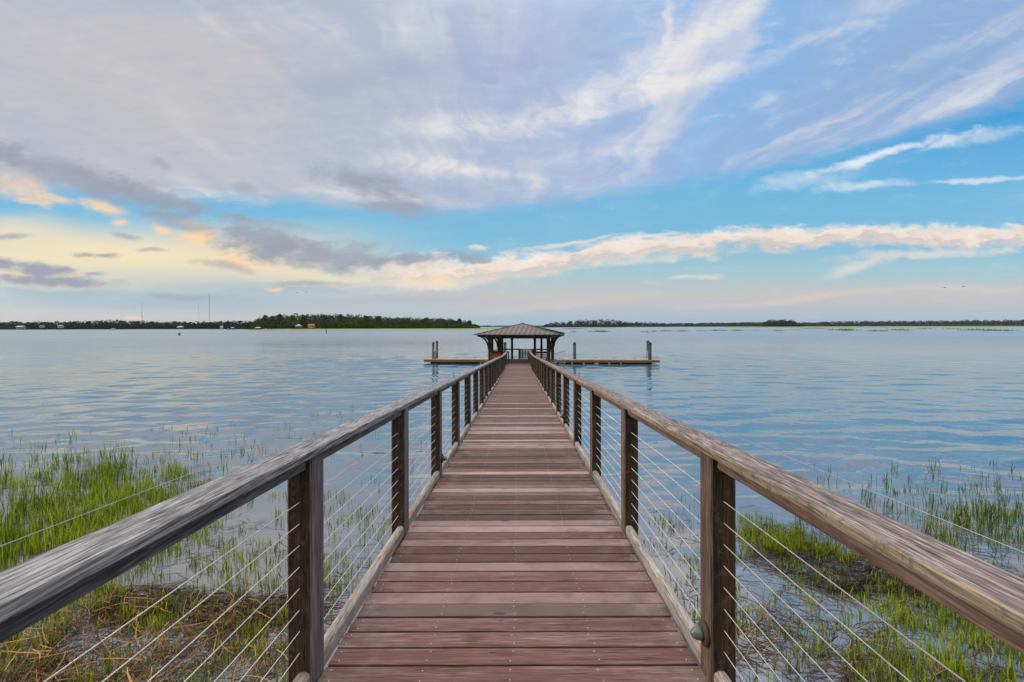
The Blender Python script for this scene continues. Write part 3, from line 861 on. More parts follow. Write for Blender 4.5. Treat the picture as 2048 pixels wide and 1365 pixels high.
def gw(x, y, z=0): return tuple(G2W @ Vector((x, y, z)))


# gate across the rear opening
gt = thing('picket_gate', 'dark picket gate in the gazebo rear opening above the dock', 'gate', gw(-.04, PO + .02), GR)
q = MB()
for z in (.10, .53, .97): q.bar((-.66, 0, z), (.66, 0, z), .035, .06)
for sx in (-.64, .64): q.bar((sx, .0, .05), (sx, .0, 1.02), .05, .05, 0, (0, 1, 0))
q.build('frame', M['gpost'], gt)
q = MB()
for i in range(8):
    x_ = -.54 + i * .155
    q.bar((x_, -.035, .08), (x_, -.035, .99), .085, .022, 0, (0, 1, 0))
q.build('picket', M['gpost'], gt)

# benches just inside the front rails
def bench(name, label, x, solid):
    b_ = thing(name, label, 'bench', gw(x, -PO + .22), GR)
    if solid:
        q = MB()
        for i in range(5): q.bar((-.46, 0, .17 + i * .165), (.46, 0, .17 + i * .165), .03, .155, .004)
        q.build('backrest', M['orange'], b_)
    else:
        q = MB(); q.bar((-.46, 0, .90), (.46, 0, .90), .03, .13, .004); q.build('top_board', M['orange'], b_)
        q = MB()
        for i in range(5): q.bar((-.46, 0, .22 + i * .13), (.46, 0, .22 + i * .13), .025, .075)
        q.build('backrest', M['gpost'], b_)
    q = MB()
    for i in range(4): q.bar((-.48, .10 + i * .11, .44), (.48, .10 + i * .11, .44), .095, .035, .003)
    q.build('seat', M['orange'] if solid else M['gpost'], b_)
    for sx in (-.42, .42):
        for sy in (.07, .44):
            q = MB(); q.bar((sx, sy, 0), (sx, sy, .422), .06, .06, .004, (0, 1, 0)); q.build('leg', M['gpost'], b_)
bench('bench', 'bench with solid orange-red back boards under the gazebo', -2.03, True)
bench('bench', 'bench with orange top board and dark open slats under the gazebo', 2.03, False)
# small white bag / sign on the left front rail
q = MB(); q.bar((0, 0, 0), (0, 0, .16), .24, .05, .01, (0, 1, 0)); q.tube([(-.06, 0, .16), (-.05, 0, .22), (.05, 0, .22), (.06, 0, .16)], .012, 6)
o = q.build('tackle_box', M['white'], None); o.location = gw(-2.0, -PO, 1.026); o.rotation_euler = (0, 0, GR)
tag(o, 'small white handled box on the gazebo front rail above the orange bench', 'box')

# landing with a pale rail on the right side, and a green board propped there
q = MB()
for i in range(8): q.bar((2.98, -2.35 + i * .18, -.17), (4.0, -2.35 + i * .18, -.17), .17, .04, .003)
q.build('side_landing', M['gfloor'], gz)
q = MB()
q.bar((2.98, -1.0, .72), (4.0, -.95, 1.02), .05, .05); q.bar((2.98, -1.0, .05), (4.0, -.95, -.05), .04, .04)
for i in range(7):
    f = i / 6; q.bar((3.0 + .98 * f, -1.0 + .05 * f, .05 - .1 * f), (3.0 + .98 * f, -1.0 + .05 * f, .72 + .3 * f), .028, .028, 0, (0, 1, 0))
q.bar((3.0, -2.5, -1.8), (3.0, -2.5, -.2), .14, .14, 0, (0, 1, 0)); q.bar((3.9, -1.1, -1.8), (3.9, -1.1, -.2), .14, .14, 0, (0, 1, 0))
q.build('landing_rail', M['alu'], gz)
gb = thing('fish_cleaning_board', 'sea-green slanted board on legs outside the gazebo right front corner', 'table', gw(3.35, -2.15, -.15), GR)
q = MB(); q.bar((-.32, 0, -.02), (.36, 0, .42), .42, .06, .01); q.build('top', M['teal'], gb)
for sx, h in ((-.22, .06), (.28, .36)):
    for sy in (-.14, .14):
        q = MB(); q.bar((sx, sy, 0), (sx, sy, h), .04, .04, 0, (0, 1, 0)); q.build('leg', M['teal'], gb)

# gangway from the rear opening down to the floating dock
gg0 = G2W @ Vector((-.04, 2.98, 0)); gdir = Vector((.09, 1, 0)).normalized()
gang = thing('gangway', 'aluminium gangway sloping from the gazebo down to the floating dock', 'gangway', gg0, math.atan2(gdir.y, gdir.x) - math.pi / 2)
q = MB(); L = 10.2; drop = -.72
for i in range(40): 
    f = i / 40 + .012; q.bar((-.5, L * f, drop * f - .06), (.5, L * f, drop * f - .06), .22, .03)
q.build('tread', M['alu'], gang)
for s in (-1, 1):
    q = MB()
    q.bar((s * .56, 0, -.06), (s * .56, L, drop - .06), .06, .12); q.bar((s * .56, 0, .95), (s * .56, L, drop + .95), .05, .05)
    for i in range(15): f = i / 14; q.bar((s * .56, L * f, drop * f), (s * .56, L * f, drop * f + .95), .035, .035, 0, (0, 1, 0))
    q.build('handrail', M['alu'], gang)

# ------------------------------------------------------------------ floating dock
pl = Vector((X_at(848, 59.2), 59.2, 0)); pr_ = Vector((X_at(1319, 56.9), 56.9, 0))
dvec = (pr_ - pl); DL = dvec.length; drz = math.atan2(dvec.y, dvec.x)
dk = thing('floating_dock', 'long low floating dock with orange-brown edge behind the gazebo', 'dock', pl, drz)
WD = 3.3
q = MB()
for i in range(int(DL / .145)):
    x_ = .07 + i * .145
    q.bar((x_, .03, .50), (x_, WD - .03, .50), .139, .035, .003)
q.build('decking', M['dock_top'], dk)
q = MB(); q.bar((0, 0, .42), (DL, 0, .42), .06, .15, .008); q.bar((0, WD, .42), (DL, WD, .42), .06, .15, .008)
q.bar((-.031, -.03, .42), (-.031, WD + .03, .42), .06, .15, .008); q.bar((DL + .031, -.03, .42), (DL + .031, WD + .03, .42), .06, .15, .008)
q.build('fascia', M['dock_band'], dk)
q = MB(); q.bar((.0, .02, .275), (DL, .02, .275), .05, .138); q.bar((0, WD - .02, .275), (DL, WD - .02, .275), .05, .138)
q.bar((.0, .05, .275), (.0, WD - .05, .275), .05, .138); q.bar((DL, .05, .275), (DL, WD - .05, .275), .05, .138)
q.build('lower_board', M['dock_olive'], dk)
fx = .75
while fx < DL - 1.2:
    q = MB(); ln = min(2.0, DL - .6 - fx)
    q.bar((fx, WD / 2, .0), (fx + ln, WD / 2, .0), WD - .5, .42, .05); q.build('float', M['black'], dk); fx += ln + .02
for px_, w_ in ((1144, .16), (1167, .20), (1192, .5), (1217, .18), (1240, .14), (960, .12), (1129, .10)):
    x_ = (X_at(px_, 57.8) - pl.x) / math.cos(drz)
    q = MB(); q.bar((x_ - w_ / 2, .12, .10), (x_ + w_ / 2, .12, .10), .06, .20); q.build('bracket', M['white'], dk)
for px_ in (907, 944, 1186, 1221, 1262):
    x_ = (X_at(px_, 61) - pl.x) / math.cos(drz)
    q = MB(); q.bar((x_ - .05, WD - .25, .518), (x_ - .05, WD - .25, .58), .05, .06, 0, (0, 1, 0)); q.bar((x_ + .05, WD - .25, .518), (x_ + .05, WD - .25, .58), .05, .06, 0, (0, 1, 0))
    q.tube([(x_ - .16, WD - .25, .60), (x_, WD - .25, .595), (x_ + .16, WD - .25, .60)], .03, 6); q.build('cleat', M['steel'], dk)


def piling(px, d, top, r, label):
    t_ = thing('piling', label, 'piling', (X_at(px, d), d, 0), 0, 'dock pilings')
    q = MB(); q.tube([(0, 0, -2.5), (0, 0, top - .22)], [r * 1.05, r * .97], 16); q.build('shaft', M['pile'], t_, True)
    q = MB(); q.lathe([(r * 1.10, top - .26), (r * 1.12, top - .16), (r * .8, top - .06), (r * .3, top), (.01, top + .02)], (0, 0, 0), (0, 0, 1), 16); q.build('cap', M['black'], t_)
    return t_
piling(866.4, 59.9, 2.62, .145, 'thin dark piling, outer one of the pair at the dock left end')
piling(873.6, 61.9, 2.72, .145, 'thin dark piling, inner one of the pair at the dock left end')
piling(1010, 61.8, 2.55, .19, 'dark piling seen between the gazebo posts')
piling(1149, 58.9, 2.58, .185, 'single green piling on the dock just right of the gazebo')
piling(1299.5, 57.6, 2.62, .21, 'green piling with a pale rope at the dock right end')
piling(1296.0, 60.9, 2.72, .19, 'piling half hidden behind the roped one at the dock right end')
rp = MB(); xx, dd = X_at(1295.2, 57.35), 57.35
pts = []
for i in range(60):
    a = i * .55; pts.append((.04 * math.cos(a) + .02 * math.sin(i * .2), .03 * math.sin(a), 1.55 - i * .0175))
rp.tube(pts, .03, 6); o = rp.build('mooring_rope', M['rope'], None, True); o.location = (xx, dd, 0); tag(o, 'pale mooring rope hanging on the right end piling', 'rope')
pd = thing('power_pedestal', 'weathered pale power pedestal beside the left pair of pilings', 'pedestal', (X_at(870.6, 60.2), 59.75, .52))
q = MB(); q.bar((0, 0, 0), (0, 0, .96), .24, .20, .02, (0, 1, 0)); q.build('body', plain('weathered_pedestal', (.36, .28, .19, 1), .8, 0, .5, 4), pd)
q = MB(); q.bar((-.13, 0, .99), (.15, 0, 1.03), .24, .07, .02); q.build('cap', M['rope'], pd)
q = MB(); q.tube([(.14, -.05, .1), (.19, -.06, .3), (.22, -.02, .06), (.36, .0, .04)], .035, 6); q.build('hose', M['black'], pd, True)


# ------------------------------------------------------------------ marsh plants near the camera
def blades_mesh(name, mats, base, h, lean, az, width, mi, z0=None, curl=.6):
    n = len(h)
    ca, sa = np.cos(az), np.sin(az)
    fa = rng.uniform(0, math.pi, n); wx, wy = np.cos(fa), np.sin(fa)
    V = np.zeros((n, 7, 3))
    lv = [(0, 1.0), (.38, .9), (.74, .6)]
    zb = np.full(n, -.12) if z0 is None else z0
    for i, (tt, ww) in enumerate(lv):
        off = lean * (tt ** 1.6 if curl else tt) * h
        zz = tt * h * np.sqrt(np.clip(1 - (lean * tt * .7) ** 2, .1, 1))
        for j, s in enumerate((-1, 1)):
            V[:, i * 2 + j, 0] = base[:, 0] + ca * off + s * wx * width * ww * .5
            V[:, i * 2 + j, 1] = base[:, 1] + sa * off + s * wy * width * ww * .5
            V[:, i * 2 + j, 2] = zb + zz
    off = lean * h
    V[:, 6, 0] = base[:, 0] + ca * off; V[:, 6, 1] = base[:, 1] + sa * off
    V[:, 6, 2] = zb + h * np.sqrt(np.clip(1 - (lean * .7) ** 2, .1, 1))
    idx = np.arange(n)[:, None] * 7
    quads = np.concatenate([idx + np.array([0, 1, 3, 2]), idx + np.array([2, 3, 5, 4])])
    tris = idx + np.array([4, 5, 6])
    me = bpy.data.meshes.new(name)
    me.from_pydata(V.reshape(-1, 3).tolist(), [], quads.tolist() + tris.tolist())
    for m_ in mats: me.materials.append(m_)
    me.polygons.foreach_set('material_index', np.concatenate([mi, mi, mi]).astype(np.int32))
    o = bpy.data.objects.new(name, me); C.objects.link(o)
    return o


def tufts(centres, per, hm, spread=.07, dark=.25):
    """centres: (n,2) tuft positions; returns blade arrays"""
    nb = rng.integers(max(2, int(per * .5)), int(per * 1.5) + 1, len(centres))
    base = np.repeat(centres, nb, 0) + rng.normal(0, spread, (nb.sum(), 2))
    ht = np.repeat(hm * rng.uniform(.6, 1.3, len(centres)), nb) * rng.uniform(.5, 1.15, nb.sum())
    return base, ht


def scatter(regions):
    out = []
    for (x0, x1, y0, y1, n, fn) in regions:
        c = 0; tries = 0
        while c < n and tries < n * 40:
            tries += 1
            # uniform on the water surface inside a picture-shaped patch
            px = random.uniform(x0, x1); py = random.uniform(y0, y1)
            if fn and random.random() > fn(px, py): continue
            X, d = on_water(px, py)
            if abs(X) < 1.25 and d > 1: continue
            out.append((X, d)); c += 1
    return np.array(out)


def clumpy(px, py, s=55.0, seed=0.0):
    a = math.sin(px / s + seed) * math.sin(py / (s * .55) + 1.7 * seed + px / (s * 2.3)) + .6 * math.sin(px / (s * .37) + 2 * seed) * math.sin(py / (s * .21) - seed)
    return max(0.0, min(1.0, .45 + .55 * a))


def grass_bed(name, label, regions, hm, per, dark):
    Bs, Hs, Mi = [], [], []
    for reg, h_, p_, dk_ in regions:
        reg = (*reg[:4], int(reg[4] * 1.55), reg[5]); c_ = scatter([reg])
        b_, hh = tufts(c_, p_, h_ * hm)
        Bs.append(b_); Hs.append(hh); Mi.append((rng.random(len(hh)) < dk_).astype(int))
    B = np.concatenate(Bs); H = np.concatenate(Hs); I = np.concatenate(Mi); n = len(H)
    o = blades_mesh(name, [M['grass'], M['grass_dark']], B, H + .12, np.abs(rng.normal(.12, .16, n)).clip(0, .8), rng.uniform(0, 6.28, n), rng.uniform(.011, .025, n), I)
    tag(o, label, 'marsh grass', kind='stuff')


def below_left_rail(px, py):     # 1 when the point shows under the left handrail
    return py > 1270 - px * .57


L_edge = lambda px, py: 1.0 if py > 905 + max(0, px - 150) * .10 else .15
grass_bed('cordgrass', 'dense green cordgrass standing in shallow water on the left', [
    ((-700, 250, 915, 1130, 1150, lambda x, y: (.35 + .65 * clumpy(x, y, 60, .3)) * (.25 if y < 935 else 1)), .62, 8, .38),
    ((200, 440, 935, 1090, 300, lambda x, y: (.2 + .8 * clumpy(x, y, 45, 1.3)) * max(.1, 1 - (x - 200) / 260)), .50, 7, .25),
    ((-500, 540, 868, 930, 130, lambda x, y: max(.08, (y - 860) / 70) * (1 if x < 250 else .4)), .45, 4, .5),
    ((300, 600, 850, 960, 40, None), .42, 3, .7),
    ((560, 860, 800, 1010, 34, None), .36, 3, .8),
    ((-300, 330, 1090, 1270, 260, lambda x, y: clumpy(x, y, 50, 2.2)), .40, 6, .2),
    ((150, 780, 985, 1190, 330, lambda x, y: clumpy(x, y, 48, .9) if x < 560 else .5 * clumpy(x, y, 40, .9)), .32, 5, .3),
    ((-200, 600, 1180, 1400, 240, lambda x, y: clumpy(x, y, 50, 4.2)), .30, 6, .25),
    ((620, 820, 1000, 1300, 60, lambda x, y: clumpy(x, y, 40, 1.9)), .30, 5, .3),
], .62, 6, .3)
grass_bed('cordgrass', 'scattered green cordgrass growing out of the water on the right', [
    ((1480, 2600, 1005, 1110, 260, lambda x, y: (.1 + .9 * clumpy(x, y, 60, .4)) * min(1, max(.05, (x - 1560) / 420))), .60, 6, .6),
    ((1600, 2500, 925, 1010, 80, lambda x, y: clumpy(x, y, 60, 2.4)), .45, 4, .8),
    ((1580, 2050, 950, 1060, 50, None), .34, 3, .9),
    ((1475, 2050, 1035, 1110, 215, lambda x, y: (1 if abs(y - (1045 + (x - 1475) * .42)) < 34 else .08) * (.3 + .7 * clumpy(x, y, 30, .2))), .30, 6, .15),
    ((1550, 2200, 1090, 1330, 220, lambda x, y: (1 if abs(y - (1085 + (x - 1550) * .42)) < 55 else .12) * (.2 + .8 * clumpy(x, y, 34, 1.2))), .27, 6, .15),
    ((1280, 1480, 985, 1250, 130, lambda x, y: clumpy(x, y, 40, 3.1)), .28, 4, .3),
    ((1430, 2000, 1090, 1390, 260, lambda x, y: clumpy(x, y, 46, .6)), .26, 5, .3),
    ((1700, 2250, 1200, 1400, 190, lambda x, y: clumpy(x, y, 50, 5.1)), .32, 7, .2),
], .58, 6, .3)


def reeds(name, label, regions):
    Bs, Hs, As, Zs, Mi, Ln = [], [], [], [], [], []
    for (reg, ln, zmax, dk_, az0, azs) in regions:
        c_ = scatter([reg]); n = len(c_)
        Bs.append(c_); Hs.append(rng.uniform(.4, 1.2, n) * ln); As.append(rng.normal(az0, azs, n)); Zs.append(rng.uniform(.004, zmax, n)); Mi.append((rng.random(n) < dk_).astype(int))
        Ln.append(rng.uniform(.92, .999, n))
    B = np.concatenate(Bs); H = np.concatenate(Hs); A = np.concatenate(As); Z = np.concatenate(Zs); I = np.concatenate(Mi); n = len(H)
    # lying stems: five-point bent strips
    V = np.zeros((n, 8, 3)); bend = rng.normal(0, .45, n); tilt = rng.normal(.04, .11, n); wd = rng.uniform(.006, .013, n)
    x_ = B[:, 0].copy(); y_ = B[:, 1].copy(); z_ = Z.copy(); a = A.copy()
    for i in range(4):
        V[:, 2 * i, 0] = x_ - np.sin(a) * wd * .5; V[:, 2 * i, 1] = y_ + np.cos(a) * wd * .5; V[:, 2 * i, 2] = np.maximum(z_, .003)
        V[:, 2 * i + 1, 0] = x_ + np.sin(a) * wd * .5; V[:, 2 * i + 1, 1] = y_ - np.cos(a) * wd * .5; V[:, 2 * i + 1, 2] = np.maximum(z_ + wd * .5, .004)
        x_ += np.cos(a) * H / 3; y_ += np.sin(a) * H / 3; z_ += tilt * H / 3; a += bend / 3
    idx = np.arange(n)[:, None] * 8
    quads = np.concatenate([idx + np.array([0, 1, 3, 2]), idx + np.array([2, 3, 5, 4]), idx + np.array([4, 5, 7, 6])])
    me = bpy.data.meshes.new(name); me.from_pydata(V.reshape(-1, 3).tolist(), [], quads.tolist())
    me.materials.append(M['straw']); me.materials.append(M['straw_dark'])
    me.polygons.foreach_set('material_index', np.concatenate([I, I, I]).astype(np.int32))
    o = bpy.data.objects.new(name, me); C.objects.link(o); tag(o, label, 'dead reeds', kind='stuff')


reeds('dead_reeds', 'brown dead reeds matted on the water under the left railing', [
    ((-300, 590, 1190, 1400, 2700, lambda x, y: (.15 + .85 * clumpy(x, y, 60, 4.2)) * (1 if x < 520 else .6)), .45, .16, .52, 1.2, 1.2),
    ((180, 640, 1170, 1270, 900, lambda x, y: 1 if abs(y - 1215 - 12 * math.sin(x / 60)) < 34 else .1), .6, .08, .55, .1, .35),
    ((-300, 420, 930, 1120, 800, lambda x, y: clumpy(x, y, 60, .8)), .6, .06, .7, .2, .7),
    ((300, 820, 1030, 1300, 320, lambda x, y: .6 * clumpy(x, y, 40, 2.8)), .4, .03, .7, .3, .9),
    ((-100, 330, 1230, 1400, 500, None), .4, .2, .3, 1.4, 1.0),
])
reeds('dead_reeds', 'dark dead reed stems floating in the shallows on the right', [
    ((1475, 2000, 1045, 1190, 1600, lambda x, y: 1 if abs(y - (1075 + (x - 1475) * .38)) < 45 else .12), .5, .06, .85, -.35, .5),
    ((1430, 2100, 1100, 1390, 1500, lambda x, y: .5 * clumpy(x, y, 60, 1.6)), .45, .03, .75, -.3, .9),
    ((1290, 1480, 1010, 1300, 160, None), .4, .02, .9, -.1, .9),
    ((1700, 2500, 1020, 1150, 120, None), .7, .03, .9, -.15, .4),
])


# ------------------------------------------------------------------ far shores
def quad_cloud(name, pts, size, m_, parent=None):
    n = len(pts)
    u = rng.normal(size=(n, 3)); u /= np.linalg.norm(u, axis=1)[:, None]
    w = rng.normal(size=(n, 3)); w -= (w * u).sum(1)[:, None] * u; w /= np.linalg.norm(w, axis=1)[:, None]
    s = (size * rng.uniform(.6, 1.4, n))[:, None]
    V = np.stack([pts - u * s * .5 - w * s * .3, pts + u * s * .5 - w * s * .35, pts + u * s * .45 + w * s * .35, pts - u * s * .4 + w * s * .3], 1)
    me = bpy.data.meshes.new(name); me.from_pydata(V.reshape(-1, 3).tolist(), [], (np.arange(n)[:, None] * 4 + np.arange(4)).tolist())
    me.materials.append(m_)
    o = bpy.data.objects.new(name, me); C.objects.link(o)
    if parent: o.parent = parent
    return o


def crown_pts(cx, cy, z0, z1, r, n, flat=False):
    nb = 6
    th = rng.uniform(0, 6.28, nb); ph = rng.uniform(.0, 1.0, nb)
    bx = cx + r * .5 * np.cos(th); by = cy + r * .5 * np.sin(th); bz = z0 + (z1 - z0) * (.25 + .6 * ph)
    k = rng.integers(0, nb, n)
    g = rng.normal(size=(n, 3)); g /= np.linalg.norm(g, axis=1)[:, None]; g *= (rng.uniform(.35, 1, n) ** .5)[:, None]
    rr = r * rng.uniform(.45, .7, nb)[k]
    rz_ = np.minimum(rr, (z1 - z0) * .35) * (.6 if flat else 1)
    p = np.stack([bx[k] + g[:, 0] * rr, by[k] + g[:, 1] * rr, np.minimum(bz[k] + g[:, 2] * rz_, z1)], 1)
    return p


def dome_pts(cx, cy, z0, z1, r, n):
    g = rng.normal(size=(n, 3)); g /= np.linalg.norm(g, axis=1)[:, None]
    bumpy = 1 + .16 * np.sin(3.1 * np.arctan2(g[:, 1], g[:, 0]) + cx) * np.cos(4 * g[:, 2] + cy)
    g = g * (rng.uniform(.72, 1.0, n) * bumpy)[:, None]
    zc_ = (z0 + z1) / 2
    return np.stack([cx + g[:, 0] * r, cy + g[:, 1] * r, zc_ + g[:, 2] * (z1 - z0) / 2], 1)


def strip_land(name, px0, px1, d0, d1, z1, m_, px_pad=0):
    n = 60; vs = []; fs = []
    for i in range(n + 1):
        px = px0 + (px1 - px0) * i / n
        e_ = min(1, min(i, n - i) / 3)
        j = random.uniform(-.02, .02) * d0 * .4
        dd0 = d0 + j + (1 - e_) * (d1 - d0) * .3
        vs += [(X_at(px, dd0), dd0, -.3), (X_at(px, dd0 + 2), dd0 + 2, .35 * e_), (X_at(px, d1), d1, z1 * e_ + .05), (X_at(px, d1 + 120), d1 + 120, z1 * e_ + .4)]
    for i in range(n):
        for q_ in range(3):
            a = i * 4 + q_; fs.append((a, a + 4, a + 5, a + 1))
    me = bpy.data.meshes.new(name); me.from_pydata(vs, [], fs); me.materials.append(m_)
    o = bpy.data.objects.new(name, me); C.objects.link(o); tag(o, kind='structure'); return o


M['marsh'] = plain('far_marsh_grass', (.14, .20, .018, 1), .9, 0, .3, .03)
M['marsh_dull'] = plain('dull_marsh_grass', (.13, .155, .04, 1), .9, 0, .4, .02)
strip_land('shore_terrain', -1500, 545, 1080, 1130, 1.0, M['marsh_dull'])
strip_land('island_terrain', 500, 1010, 735, 850, 1.6, M['marsh'])
strip_land('marsh_terrain', 1105, 1345, 1900, 2150, .7, M['marsh_dull'])
strip_land('marsh_terrain', 1450, 2600, 1180, 1850, 1.3, M['marsh'])
strip_land('far_terrain', 950, 2700, 2750, 2900, 1.0, M['marsh_dull'])


def woods(name, label, prof, d0, depth, spacing, r, nq, size, m_):
    """prof: list of (px, tree-top py). Crowns fill the band and rise to the profile."""
    pxs = [p[0] for p in prof]; pys = [p[1] for p in prof]; pts = []
    x0, x1 = X_at(pxs[0], d0), X_at(pxs[-1], d0)
    n = int((x1 - x0) / spacing)
    for row in range(4):
        for i in range(n):
            X = x0 + (i + random.random()) * (x1 - x0) / n; d = d0 + depth * (row + random.random()) / 4
            px = VX + (X - CAMX) / d0 * F
            if px < pxs[0] or px > pxs[-1]: continue
            top = CAMZ - (np.interp(px, pxs, pys) - hor(px)) / F * d
            top *= (.70, .90, 1.04, 1.12)[row] * random.uniform(.84, 1.05)
            X = X * d / d0
            pts.append(dome_pts(X, d, (0.0 if row < 2 else top * .25), max(top, 3), r * random.uniform(.7, 1.3), nq))
    for row in range(3):                    # understorey closing the gaps at the foot of the trees
        for i in range(int(n * 1.6)):
            X = x0 + (i + random.random()) * (x1 - x0) / (n * 1.6); d = d0 - 4 + depth * row / 3
            px = VX + (X - CAMX) / d0 * F
            top = (CAMZ - (np.interp(px, pxs, pys) - hor(px)) / F * d) * random.uniform(.25, .55)
            pts.append(crown_pts(X * d / d0, d, -1.0, max(top, 2.5), r * 1.1, int(nq * .6)))
    o = quad_cloud(name, np.concatenate(pts), size, m_); tag(o, label, 'trees', kind='stuff'); return o


woods('treeline', 'low dark tree line along the far left shore', [(-1500, 638), (-420, 640), (0, 646), (20, 644), (120, 645), (200, 643), (215, 641.5), (300, 644), (420, 645), (500, 643), (545, 643)], 1105, 50, 11, 9, 70, 2.6, M['leaf_far'])
woods('island_woods', 'dense green woods covering the low island left of the gazebo', [(503, 652), (513, 641), (525, 635), (545, 634), (552, 632.5), (565, 630.5), (640, 631), (690, 632), (740, 633.5), (790, 636), (860, 637.5), (905, 640), (925, 643), (945, 648), (958, 653)], 850, 60, 6, 6.0, 260, 1.45, M['leaf'])
woods('treeline', 'dark wooded island just right of the gazebo roof', [(1088, 651), (1100, 646.5), (1135, 644), (1160, 641), (1215, 640), (1248, 642), (1252, 646)], 2160, 90, 16, 12, 60, 3.6, M['leaf_far'])
woods('treeline', 'thin far tree line along the right horizon', [(1246, 646), (1262, 645), (1290, 646), (1340, 647), (1420, 646.5), (1500, 645), (1560, 646), (1700, 643.5), (1800, 643), (1950, 641.5), (2048, 641), (2700, 638)], 2920, 120, 24, 17, 46, 6, M['leaf_far'])
woods('treeline', 'small dark tree clump standing in the marsh at right', [(1526, 648), (1536, 640.5), (1550, 641), (1562, 640.5), (1585, 642), (1606, 650)], 1905, 40, 9, 9, 60, 3.2, M['leaf_far'])
woods('treeline', 'faint distant shore in the gap beside the gazebo roof', [(930, 652), (1000, 652), (1095, 652)], 5500, 150, 50, 36, 30, 11, M['leaf_far'])


def pine(px, d, top_py, r, label):
    h = CAMZ - (top_py - hor(px)) / F * d
    t_ = thing('pine_tree', label, 'tree', (X_at(px, d), d, .8), 0, 'pines rising above the island woods')
    q = MB(); pts = [(0, 0, -.5), (.3, 0, h * .4), (-.2, .1, h * .75), (.1, 0, h - 1.2)]; q.tube(pts, [.45, .38, .28, .1], 7)
    for i in range(5):
        a = i * 2.1; z = h * (.68 + .055 * i); q.tube([(0, 0, z), (r * .6 * math.cos(a), r * .6 * math.sin(a), z + 1)], [.14, .05], 5)
    q.build('trunk', M['bark'], t_)
    pts = []
    for i in range(9):
        a = i * 2.1 + .5; z = h * (.56 + .05 * i); rr = r * (.75 if i < 6 else .35)
        pts.append(crown_pts(rr * math.cos(a), rr * math.sin(a), z - 1.2, min(z + 2.0, h), r * .7, 60, True))
    quad_cloud('crown', np.concatenate(pts), 1.4, M['leaf'], t_)
pine(530, 842, 631.5, 4.2, 'flat-topped pine at the left end of the island')
pine(546, 838, 633.5, 3.6, 'pine with a gap in its crown, second from the island left end')
pine(561, 840, 629.5, 4.0, 'tall pine crown above the island woods, left of the white-roofed house')
pine(607, 845, 631, 3.8, 'round pine crown above the island woods over the white-roofed house')
pine(650, 845, 631, 3.6, 'pine crown above the island woods over the yellow marker')
pine(683, 845, 629.8, 3.8, 'highest pine crown in the middle of the island woods')
pine(731, 848, 632.5, 3.6, 'pine crown right of the highest one on the island')
pine(757, 848, 633, 3.6, 'broad pine crown where the island woods start to drop')
pine(919, 838, 638.5, 3.2, 'thin pine poking up near the right end of the island')
pine(939, 836, 642.5, 3.0, 'small pine at the right tip of the island')


def house(px, py, d, w, h, label, wall, roof, rise=.45, hip=False, stilts=False):
    zb = max(.6, Z_at(px, py, d))
    t_ = thing('house', label, 'house', (X_at(px, d), d, zb), 0, 'houses on the far shore')
    dp = w * .7
    q = MB(); q.box((0, 0, h / 2), (w, dp, h)); 
    wl = q.build('wall', wall, t_)
    rh = w * rise * .5; o_ = w * .09
    q = MB()
    if hip:
        q.add([(-w / 2 - o_, -dp / 2 - o_, h + .003), (w / 2 + o_, -dp / 2 - o_, h + .003), (w / 2 + o_, dp / 2 + o_, h + .003), (-w / 2 - o_, dp / 2 + o_, h + .003), (-w * .15, 0, h + rh), (w * .15, 0, h + rh)], [(0, 1, 5, 4), (1, 2, 5), (2, 3, 4, 5), (3, 0, 4), (3, 2, 1, 0)])
    else:
        q.add([(-w / 2 - o_, -dp / 2 - o_, h + .003), (w / 2 + o_, -dp / 2 - o_, h + .003), (w / 2 + o_, dp / 2 + o_, h + .003), (-w / 2 - o_, dp / 2 + o_, h + .003), (-w / 2 - o_, 0, h + rh), (w / 2 + o_, 0, h + rh)], [(0, 1, 5, 4), (2, 3, 4, 5), (1, 2, 5), (3, 0, 4), (3, 2, 1, 0)])
    q.build('roof', roof, t_)
    nwin = 3
    for i in range(nwin):
        x_ = (i - 1) * w * .3; q = MB(); q.box((x_, -dp / 2 - .06, h * .55), (w * .12, .1, h * .4)); q.build('window', M['glassdark'], t_)
    if stilts:
        for sx in (-.45, .45):
            for sy in (-.45, .45):
                q = MB(); q.tube([(sx * w, sy * dp, -zb - .5), (sx * w, sy * dp, 0)], .25, 6); q.build('stilt', M['bark'], t_)
    return t_
house(42, 658, 1090, 13, 4.0, 'long pale grey house on the far left shore, leftmost', M['greywall'], M['greyroof'])
house(84, 656, 1090, 7.5, 4.2, 'grey house with flat white roof on the far left shore', M['greywall'], M['paleroof'], .2)
house(121, 656.5, 1090, 8.5, 4.6, 'grey house with humped white roof on the far left shore', M['greywall'], M['paleroof'], .5, True)
house(227, 660, 1085, 6, 1.6, 'low white shed at the water edge of the far left shore', M['paleroof'], M['paleroof'], .2)
house(361, 657, 1092, 10, 2.5, 'house with pinkish grey gable roof on the far left shore', M['greywall'], plain('pinkish_roof', (.4, .33, .33, 1)), .5)
house(443, 657, 1092, 4.5, 4.2, 'narrow white house nearest the island on the far left shore', M['white'], M['greyroof'], .5)
house(597, 655.5, 832, 8.5, 2.6, 'island house with white hipped roof and reddish wall', plain('reddish_wall', (.30, .12, .10, 1)), M['paleroof'], .75, True)
hb = house(623, 656, 832, 9, 4.2, 'island house in warm cream and red with a red-brown roof', plain('warm_cream_wall', (.55, .33, .15, 1)), M['redroof'], .5)
